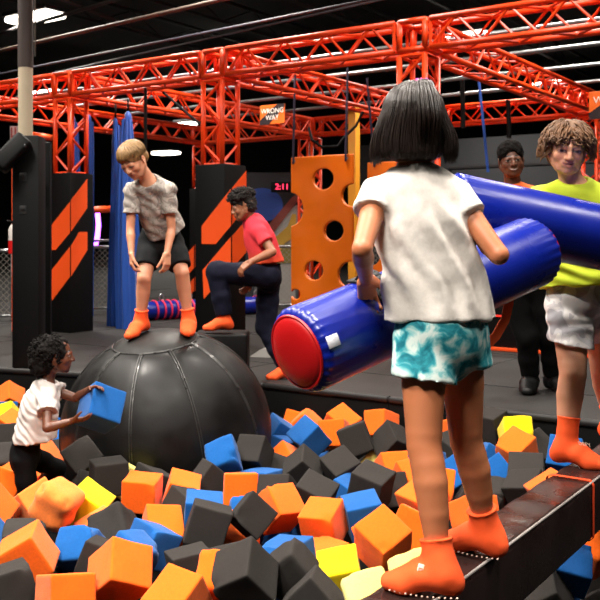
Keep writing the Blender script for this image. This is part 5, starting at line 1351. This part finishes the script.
# ---------- attendant in black and orange
def attendant():
    H = 1.76
    root = thing('person', 'person with short black hair in orange shirt and black trousers behind the blue tubes', 'person', (1.6, 6.25, 0))
    neck = at(513, 188, 6.25); a = math.radians(184); sr = np.array([math.cos(a), -math.sin(a), 0]); pel = at(522, 282, 6.3)
    f1 = on(530, 0, 391); f2 = on(553, 0, 390)
    j = dict(pelvis=pel, chest=at(516, 230, 6.28), neck=neck, hipR=pel + sr * .085 - ZD * .03, hipL=pel - sr * .085 - ZD * .03,
             knR=at(527, 336, 6.22), anR=f1 + ZD * .085, toeR=np.array([-.35, -.94, 0]), knL=at(550, 336, 6.25), anL=f2 + ZD * .085, toeL=np.array([.3, -.95, 0]),
             shR=neck + sr * .185 - ZD * .06, shL=neck - sr * .185 - ZD * .06, elR=at(478, 246, 6.2), wrR=at(492, 275, 6.0), elL=at(556, 245, 6.25), wrL=at(552, 283, 6.1))
    hc = at(511, 160.5, 6.2); hR = head_frame(184, 4, 5); hh = .232
    hands = dict(R=dict(d=[.1, -.4, -.9], n=[.9, 0, 0]), L=dict(d=[-.1, -.4, -.9], n=[-.9, 0, 0]))
    build_body('body', j, H, dict(c=hc, R=hR, h=hh, step=.0045, shape=dict(jaw=1.12, nose=.985, lips=1.0, smile=.028, mouth_open=.01)), hands, '#6b4230',
               dict(lip='#7c453c', brow='#140e0c', iris='#1a100a', lid=.48, blush=.03, brow_w=1.2, smile=.028, mouth_open=.01, teeth=True), root, step=.009, lw=.95, leg=.9)
    sh = soft('shirt', shirt_ops(j, H, at(520, 272, 6.28), (.6, .6), g=.016, deep=.78) , .009, mat('orange_polo', '#f2691c', rough=.8, bump=.15, bscale=200), root, (), 2, lambda V, N: .006 * noise3(V, .09, 4))
    r, f, u = torso_frame(j); lan = MB()
    lan.tube([neck + r * .06 + f * .02 + ZD * .02, neck + r * .06 + f * .1 - ZD * .07, j['chest'] + f * .145 - ZD * .05], .006, 6)
    lan.tube([neck - r * .06 + f * .02 + ZD * .02, neck - r * .06 + f * .1 - ZD * .07, j['chest'] + f * .145 - ZD * .05], .006, 6)
    lan.build('lanyard', mat('black_lanyard', '#15151a', rough=.7), sh)
    ops = [('u', pelvis_cloth(j, H, g=.012, top=.05), 0)]
    for S in 'RL': ops.append(('u', leg_cloth(j, H, S, .9, .058, .036, knee=.045), .015))
    soft('trousers', ops, .009, mat('black_trousers', '#060607', rough=.9, spec=.12, bump=.2, bscale=150), root, (), 2, lambda V, N: .006 * noise3(V, .07, 4))
    sm = mat('black_shoe', '#060606', rough=.5, spec=.3)
    for S in 'RL':
        s = soft('shoe', [('u', foot_prim(j['an' + S], j['toe' + S], H, .008, fl=1.05), 0), ('u', chain([j['an' + S], j['an' + S] + ZD * .04], [.05, .05]), .01)], .007, sm, root, (), 1)
    hm = mat('black_afro', '#0a0706', rough=.92, spec=.15, bump=.8, bscale=260, bdist=.006)
    hair_cap(hc, hR, hh, [ell((0, -.06, .19), (.375, .44, .36)), ell((0, -.2, -.02), (.35, .3, .25)), ell((0, -.05, .27), (.375, .43, .35))], [ell((0, .43, -.17), (.30, .33, .45))], hm, root, .0055, rough=.005, rs=.018)
    return root

# ---------- boy on the ball
BALL_C = np.array([-.828, 5.6, -.132]); BALL_R = .65
def ball_boy():
    H = 1.34
    root = thing('person', 'person in grey camouflage T-shirt and dark shorts, bent over, standing on the black ball', 'person', BALL_C + ZD * BALL_R)
    def foot(px, Y):
        X = (px - 300) / 900 * Y; d = np.array([X - BALL_C[0], Y - BALL_C[1]]); z = math.sqrt(BALL_R ** 2 - d @ d); p = np.array([X, Y, BALL_C[2] + z + .004]); return p, unit(p - BALL_C)
    fr, ur = foot(143, 5.53); fl, ul = foot(187, 5.55)
    pel = at(161, 240, 5.60); a = math.radians(176); hr = np.array([math.cos(a), -math.sin(a), 0]); a2 = math.radians(186); sr = np.array([math.cos(a2), -math.sin(a2), 0])
    neck = at(149, 182, 5.36)
    j = dict(pelvis=pel, chest=at(156, 209, 5.47), neck=neck, hipR=pel + hr * .072 - ZD * .02, hipL=pel - hr * .072 - ZD * .02,
             knR=at(144, 279, 5.46), anR=fr + ur * .061, toeR=np.array([-.5, -.85, -.1]), knL=at(182, 273, 5.49), anL=fl + ul * .061, toeL=np.array([.12, -.98, -.1]), upR=ur, upL=ul,
             shR=neck + sr * .104 - ZD * .05, shL=neck - sr * .118 - ZD * .045, elR=at(130.5, 229, 5.36), wrR=at(131.5, 253, 5.32), elL=at(171.5, 229, 5.38), wrL=at(167, 253, 5.32))
    hc = at(133.5, 161, 5.27); hR = head_frame(206, 36, 10); hh = .20
    hands = dict(R=dict(d=[.06, -.1, -.99], n=[.9, .3, 0], curl=(26, 34, 28), spread=2, thumb_out=18), L=dict(d=[-.02, -.1, -.99], n=[-.75, .55, 0], curl=(22, 30, 24), spread=2, thumb_out=18))
    build_body('body', j, H, dict(c=hc, R=hR, h=hh, step=.0042, shape=dict(lid=.7)), hands, '#cf9070', dict(lip='#b8665c', brow='#6b4c30', iris='#4a5a60', lid=.7, gaze=(0, -.7), blush=.18), root, step=.0065, lw=.86, tw=.9)
    r, f, u = torso_frame(j)
    hem = at(166, 231, 5.56)
    so = shirt_ops(j, H, hem, (.6, .6), g=.012, flare=1.06, sr=(.033, .041), deep=.82, wide=.79, hem_n=unit(hem - j['chest']) + np.array([.12, .1, -.25]))
    so.append(('s', ell(neck + f * .02 + u * .022, (.05, .05, .034), np.stack([r, f, u], 1)), .008))
    camo = pattern_mat('grey_camouflage', [(.36, '#8a837d'), (.44, '#aaa29a'), (.52, '#928a84'), (.58, '#bdb5ab')], 15, .85, .8, 2, interp='CONSTANT')
    soft('shirt', so, .006, camo, root, (), 2, lambda V, N: .004 * noise3(V, .06, 4) + .003 * np.sin((V[:, 2] * .8 + V[:, 0] * .5) * 2 * PI / .055 + 2 * noise3(V, .09, 3)))
    ops = [('u', pelvis_cloth(j, H, g=.012, top=.06, wide=.95), 0)]
    for S, py in (('R', 267), ('L', 267)):
        hp, kn = j['hip' + S], j['kn' + S]; zc = at(150, py, 5.5)[2]; t = (hp[2] - zc) / (hp[2] - kn[2]); e = lerp(hp, kn, t)
        ops.append(('u', cut(chain([hp, lerp(hp, kn, t + .15)], [.056 * H, .052 * H], .01), e, kn - hp), .014))
    soft('shorts', ops, .006, mat('charcoal_shorts', '#191a1c', rough=.85, spec=.2, bump=.2, bscale=250, vary=.25, vscale=14), root, (), 2, lambda V, N: .004 * noise3(V, .05, 3))
    for S, up in (('R', ur), ('L', ul)):
        sk = sock(j, H, S, root, hgt=.062, up=up)
        tt = unit(j['toe' + S]); tt = unit(tt - up * (tt @ up)); sd = np.cross(tt, up)
        b = MB(); an = j['an' + S]
        b.tube([an + tt * .048 * H + sd * .030 * H * s * .8 + up * (.006 - .012 * abs(s)) * H for s in (-1, -.5, 0, .5, 1)], .004, 6)
        b.build('sock_band', PRINT, sk)
    hm = hair_mat('sandy_hair', '#8a6a42', rough=.45, vary=.3)
    cap = hair_cap(hc, hR, hh, [ell((0, -.07, .19), (.385, .47, .37)), ell((0, -.26, -.02), (.35, .27, .26))], [ell((0, .46, -.14), (.30, .36, .36))], hm, root, .005)
    def fringe(rg):
        ph = rg.uniform(0, 2 * PI); k = rg.uniform(.98, 1.05); pts = []; sw = rg.uniform(-.25, .25)
        end = 1.50 if math.sin(ph) > .2 else 1.8
        for th in np.linspace(.08, end * rg.uniform(.85, 1.05), 8):
            pts.append((.40 * k * math.sin(th) * math.cos(ph + sw * th), -.07 + .485 * k * math.sin(th) * math.sin(ph + sw * th), .19 + .385 * k * math.cos(th)))
        return pts
    hair_tufts(hc, hR, hh, 300, fringe, .017, hm, cap, 'hair_strands', 4, 6)
    return root

# ---------- boy in red, climbing
def red_boy():
    H = 1.46
    root = thing('person', 'person in red T-shirt and navy trousers, one knee raised, beside the striped column box', 'person', (-.2, 6.9, 0))
    j = dict(pelvis=at(268, 273, 6.9), chest=at(260, 240, 6.88), neck=at(252.5, 221, 6.87),
             hipL=at(268, 276, 6.81), hipR=at(269, 279, 6.98), knL=at(217, 272, 6.74), anL=at(225, 321, 6.74), toeL=np.array([-.98, -.18, 0]),
             knR=at(266, 327, 6.97), anR=on(287, 0, 378.5) + ZD * .066, toeR=np.array([-.95, -.3, 0]),
             shL=at(259, 232, 6.75), shR=at(254, 232, 7.01), elL=at(272.5, 252, 6.66), wrL=at(250.5, 262, 6.60), elR=at(262, 259, 7.03), wrR=at(250, 279, 6.92))
    hc = at(243.5, 207, 6.84); hR = head_frame(-97, 14, 0); hh = .205
    hands = dict(L=dict(d=[-.75, -.1, -.6], n=[-.45, .2, -.85], curl=(25, 30, 20), spread=7), R=dict(d=[-.35, -.2, -.9], n=[-.6, .6, .1], curl=(25, 30, 20)))
    build_body('body', j, H, dict(c=hc, R=hR, h=hh, step=.0045, shape=dict(lid=.6, lips=1.2)), hands, '#945f43', dict(lip='#8f5349', brow='#20140e', iris='#20140c', lid=.6, blush=.06), root, step=.007, leg=.86)
    hem = at(267, 263, 6.9); r, f, u = torso_frame(j)
    so = shirt_ops(j, H, hem, (.55, .55), g=.012, flare=1.06, sr=(.038, .044), deep=.76, hem_n=[.1, 0, -1])
    so.append(('s', ell(j['neck'] + f * .015 + u * .025, (.05, .05, .032), np.stack([r, f, u], 1)), .008))
    z0, z1 = at(0, 268, 6.8)[2], at(0, 226, 6.8)[2]
    soft('shirt', so, .0065, ramp_mat('red_to_orange_cotton', z0, z1, '#f7622a', '#d93444', (.40, '#dc3c40')), root, (), 2, lambda V, N: .006 * noise3(V, .06, 4))
    ops = [('u', pelvis_cloth(j, H, g=.012, top=.045, wide=1.0), 0)]
    for S in 'LR': ops.append(('u', leg_cloth(j, H, S, .88, .062, 0.040, knee=.056), .015))
    soft('trousers', ops, .007, mat('navy_trousers', '#0a0d20', rough=.85, spec=.2, bump=.2, bscale=200), root, (), 2, lambda V, N: .005 * noise3(V, .05, 3))
    for S in 'LR': sock(j, H, S, root, hgt=.075)
    hm = hair_mat('black_curls', '#160d09', rough=.8)
    cap = hair_cap(hc, hR, hh, [ell((0, -.02, .33), (.385, .46, .34)), ell((0, -.10, .14), (.366, .425, .372)), ell((0, -.2, -.05), (.33, .3, .26))], [ell((0, .47, -.16), (.34, .33, .36)), ell((.36, .12, -.15), (.12, .2, .25)), ell((-.36, .12, -.15), (.12, .2, .25))], hm, root, .005, rough=.008, rs=.02)
    def curl(rg):
        d = sphere_dir(rg, .05, 1); p = np.array([0, -.02, .32]) + d * np.array([.385, .46, .33]); s = unit(np.cross(d, [0.3, .2, .9])); t2 = np.cross(d, s); ph = rg.uniform(0, 6.28)
        return [p + d * (.015 + .020 * i) + (s * math.cos(ph + i * 1.1) + t2 * math.sin(ph + i * 1.1)) * .04 for i in range(7)]
    hair_tufts(hc, hR, hh, 280, curl, .020, hm, cap, 'hair_curls', 4, 8)
    return root

# ---------- small girl in the pit
def small_girl():
    H = 1.02
    root = thing('person', 'person with short dark curls in white blouse, holding a blue foam cube in the pit', 'person', (-1.36, 4.58, -.45))
    neck = at(46, 383, 4.62); a = math.radians(68); sr = np.array([math.cos(a), -math.sin(a), 0]); pel = at(25, 455, 4.62)
    j = dict(pelvis=pel, chest=at(39, 411, 4.61), neck=neck, hipR=pel + np.array([.015, -.055, -.015]), hipL=pel + np.array([0, .055, -.015]),
             knR=at(27, 497, 4.56), anR=at(22, 540, 4.62), toeR=np.array([.98, .1, 0]), knL=at(57, 468, 4.78), anL=at(46, 484, 4.86), toeL=np.array([.9, -.3, -.3]),
             shR=neck + sr * .094 + np.array([-.004, 0, -.05]), shL=neck - sr * .094 + np.array([.012, 0, -.04]),
             elR=at(47, 428, 4.42), wrR=at(72, 421, 4.44), elL=at(76, 398, 4.70), wrL=at(90, 389, 4.58))
    hc = at(56, 355, 4.62); hR = head_frame(76, 2, 0); hh = .19
    hands = dict(R=dict(d=[.95, .05, .15], n=[.1, .5, .85], curl=(10, 18, 15), thumb_curl=5, spread=6), L=dict(d=[.75, -.45, .25], n=[.2, -.5, -.8], curl=(15, 25, 20), spread=6))
    build_body('body', j, H, dict(c=hc, R=hR, h=hh, step=.0042, shape={}), hands, '#5f3521', dict(lip='#6f3c33', brow='#120b08', iris='#150c08', blush=.02), root, step=.006, lw=1.0, leg=.88)
    hem = at(35, 440, 4.61); r, f, u = torso_frame(j)
    so = shirt_ops(j, H, hem, (.52, .52), g=.012, flare=1.12, sr=(.043, .056), deep=.85, hem_n=unit(hem - j['chest']) + np.array([.25, 0, -.1]))
    so.append(('s', ell(neck + f * .012 + u * .022, (.045, .045, .03), np.stack([r, f, u], 1)), .008))
    sh = soft('blouse', so, .0055, mat('white_blouse', '#bdb3ae', rough=.85, bump=.2, bscale=250, bdist=.003), root, (), 2,
         lambda V, N: .005 * noise3(V, .04, 4) + .0022 * np.sin((V[:, 2] + .9 * V[:, 0]) * 2 * PI / .05 + 3 * noise3(V, .06, 3)))
    tail = MB(); tp = at(48, 440, 4.46)
    tail.prism([at(40, 434, 4.47), at(52, 436, 4.5), at(50, 449, 4.5), at(46, 444, 4.49)], (0, .03, 0)); 
    cl = MB(); pts = [neck + f * .010 + u * .010 + r * math.cos(t) * .05 + f * math.sin(t) * .05 for t in np.linspace(0, 2 * PI, 28, endpoint=False)]
    cl.tube(pts, .008, 6, closed=True); cl.build('collar', mat('white_collar', '#e2d8d5', rough=.85), sh)
    d = MB(); 
    for q, rr in ((at(63, 408, 4.5), .012), (at(60, 414, 4.5), .01)): d.lathe([(.001, 0), (rr, .001), (rr, .003), (.001, .004)], np.array([j['chest'][0], 0, 0]) * 0 + q, [1, -.5, 0], 16)
    ops = [('u', pelvis_cloth(j, H, g=.008, top=.075), 0)]
    for S in 'RL': ops.append(('u', leg_cloth(j, H, S, .9, .056, .034, knee=.043), .015))
    soft('leggings', ops, .006, mat('black_leggings', '#070709', rough=.9, spec=.12, bump=.15, bscale=200), root, (), 2, lambda V, N: .002 * noise3(V, .04, 3))
    for S in 'RL': sock(j, H, S, root, hgt=.06)
    hm = mat('black_tight_curls', '#0b0706', rough=.9, spec=.2, bump=.6, bscale=200, bdist=.006)
    cap = hair_cap(hc, hR, hh, [ell((0, -.13, .12), (.43, .50, .42)), ell((0, -.38, -.2), (.36, .34, .38))], [ell((0, .44, -.14), (.38, .38, .46)), ell((.42, .08, -.1), (.13, .16, .2))], hm, root, .0055, rough=.009, rs=.02)
    def curl(rg):
        d = sphere_dir(rg, -.8, 1); p = np.array([0, -.16, .06]) + d * np.array([.42, .50, .46])
        if p[1] > .12: return None
        s = unit(np.cross(d, [0.3, .2, .9])); t2 = np.cross(d, s); ph = rg.uniform(0, 6.28)
        return [p + d * (.0 + .016 * i) + (s * math.cos(ph + i * 1.1) + t2 * math.sin(ph + i * 1.1)) * .035 for i in range(7)]
    hair_tufts(hc, hR, hh, 260, curl, .02, hm, cap, 'hair_curls', 4, 9)
    return root
# ------------------------------------------------------------------ lamps, camera
lamp_house = mat('lamp_housing', '#3a3a3c', rough=.5, metal=.4)
lamp_lens = mat('lamp_lens', '#fff4e4', emit=18)
def lamp(c, label, power, size=(1.1, .42), tilt=None, axis=LD, group='high bay lamps', col=(1.0, .93, .84), spread=2.3, light=True):
    c = np.asarray(c, float); t = thing('high_bay_lamp', label, 'lamp', c, group)
    up = ZD; a = unit(axis); b_ = np.cross(up, a); R = np.stack([a, b_, up], 1)
    m = MB(); m.box(c + ZD * .05, (size[0] / 2, size[1] / 2, .04), R, .015); m.build('housing', lamp_house, t)
    m = MB(); m.box(c - ZD * .035, (size[0] / 2 - .03, size[1] / 2 - .03, .045), R, .03); m.build('lens', lamp_lens, t)
    m = MB(); m.tube([c + ZD * .09, np.array([c[0], c[1], 5.78])], .008, 6); m.build('cord', lamp_house, t)
    if light:
        l = bpy.data.lights.new('lamp_light', 'AREA'); l.shape = 'RECTANGLE'; l.size, l.size_y = size; l.energy = power; l.color = col; l.spread = spread
        o = bpy.data.objects.new('lamp_light', l); COL.objects.link(o); o.location = Vector(c - ZD * .09)
        o.rotation_euler = Matrix([list(r) for r in np.stack([a, b_, up], 1)]).to_euler()
        o.parent = t; o.matrix_parent_inverse = t.matrix_basis.inverted()
def lights():
    E = LAMP_W
    seen = [((35, 16, 15.5), (1.15, .5), 'bright lamp glaring behind the top of the beige post', 1), ((470, 35, 16.5), (.8, .6), 'bright lamp glaring over the truss beside the girl\'s head', 1), ((555, 82, 21), (.7, .5), 'small lamp above the lime shirted boy', .6), ((541, 84, 24), (.5, .4), 'second small lamp just beside the one above the lime shirted boy', .4), ((182, 123, 27), (.9, .5), 'lamp seen under the trusses over the bent boy', .6), ((166, 152, 30), (.9, .6), 'low lamp seen far under the trusses beside the bent boy\'s head', .5), ((230, 69, 22), (.9, .5), 'lamp glowing behind the middle truss column top', .7), ((46, 92, 23), (1.1, .5), 'lamp seen through the truss lattice beside the beige post', .7)]
    for (px, py, Y), s, lab, w in seen: lamp(at(px, py, Y), lab, E * w * .8, s)
    over = [(-2.6, 1.2, 1.35), (.6, 2.4, .8), (-2.6, 4.7, 1.35), (1.3, 5.9, .55), (-4.6, 7.6, 1.0), (-.9, 9.6, 1.0), (3.4, 8.4, .8), (-3.6, 12.2, .9), (2.8, 12.6, .9), (-1.2, -.6, 1.3), (4.2, 2.4, .5)]
    for i, (x, y, w) in enumerate(over):
        lamp((x, y, 5.0), 'high bay lamp hanging over the pit and trusses above the view', E * w, (1.2, .5), group='high bay lamps overhead')
    w = bpy.data.worlds.new('hall_air'); bpy.context.scene.world = w; w.use_nodes = True
    bg = w.node_tree.nodes['Background']; bg.inputs[0].default_value = (.55, .5, .48, 1); bg.inputs[1].default_value = .02
LAMP_W = 230
def camera():
    cam = bpy.data.cameras.new('camera'); o = bpy.data.objects.new('camera', cam); COL.objects.link(o)
    cam.sensor_width = 36; cam.lens = 54; cam.shift_y = -65 / 600; o.location = (0, 0, CAMZ); o.rotation_euler = (PI / 2, 0, 0); cam.clip_start = .05
    cam.dof.use_dof = True; cam.dof.focus_distance = 3.2; cam.dof.aperture_fstop = 9.0
    sc = bpy.context.scene; sc.camera = o
    vs = sc.view_settings; vs.view_transform = 'Standard'; vs.look = 'None'; vs.exposure = EXPOSURE; vs.gamma = 1; vs.use_curve_mapping = False
    sc.cycles.max_bounces = 6; sc.cycles.diffuse_bounces = 3; sc.cycles.glossy_bounces = 3
    sc.cycles.use_denoising = True; sc.cycles.sample_clamp_indirect = 4
EXPOSURE = -0.15
hall(); trusses(); ball(); bolsters(); beam(); panels(); silks(); fences(); post_group(); roller(); signs(); mural(); clutter()
cubes()
girl(); lime_boy(); attendant(); ball_boy(); red_boy(); small_girl()
lights(); camera()
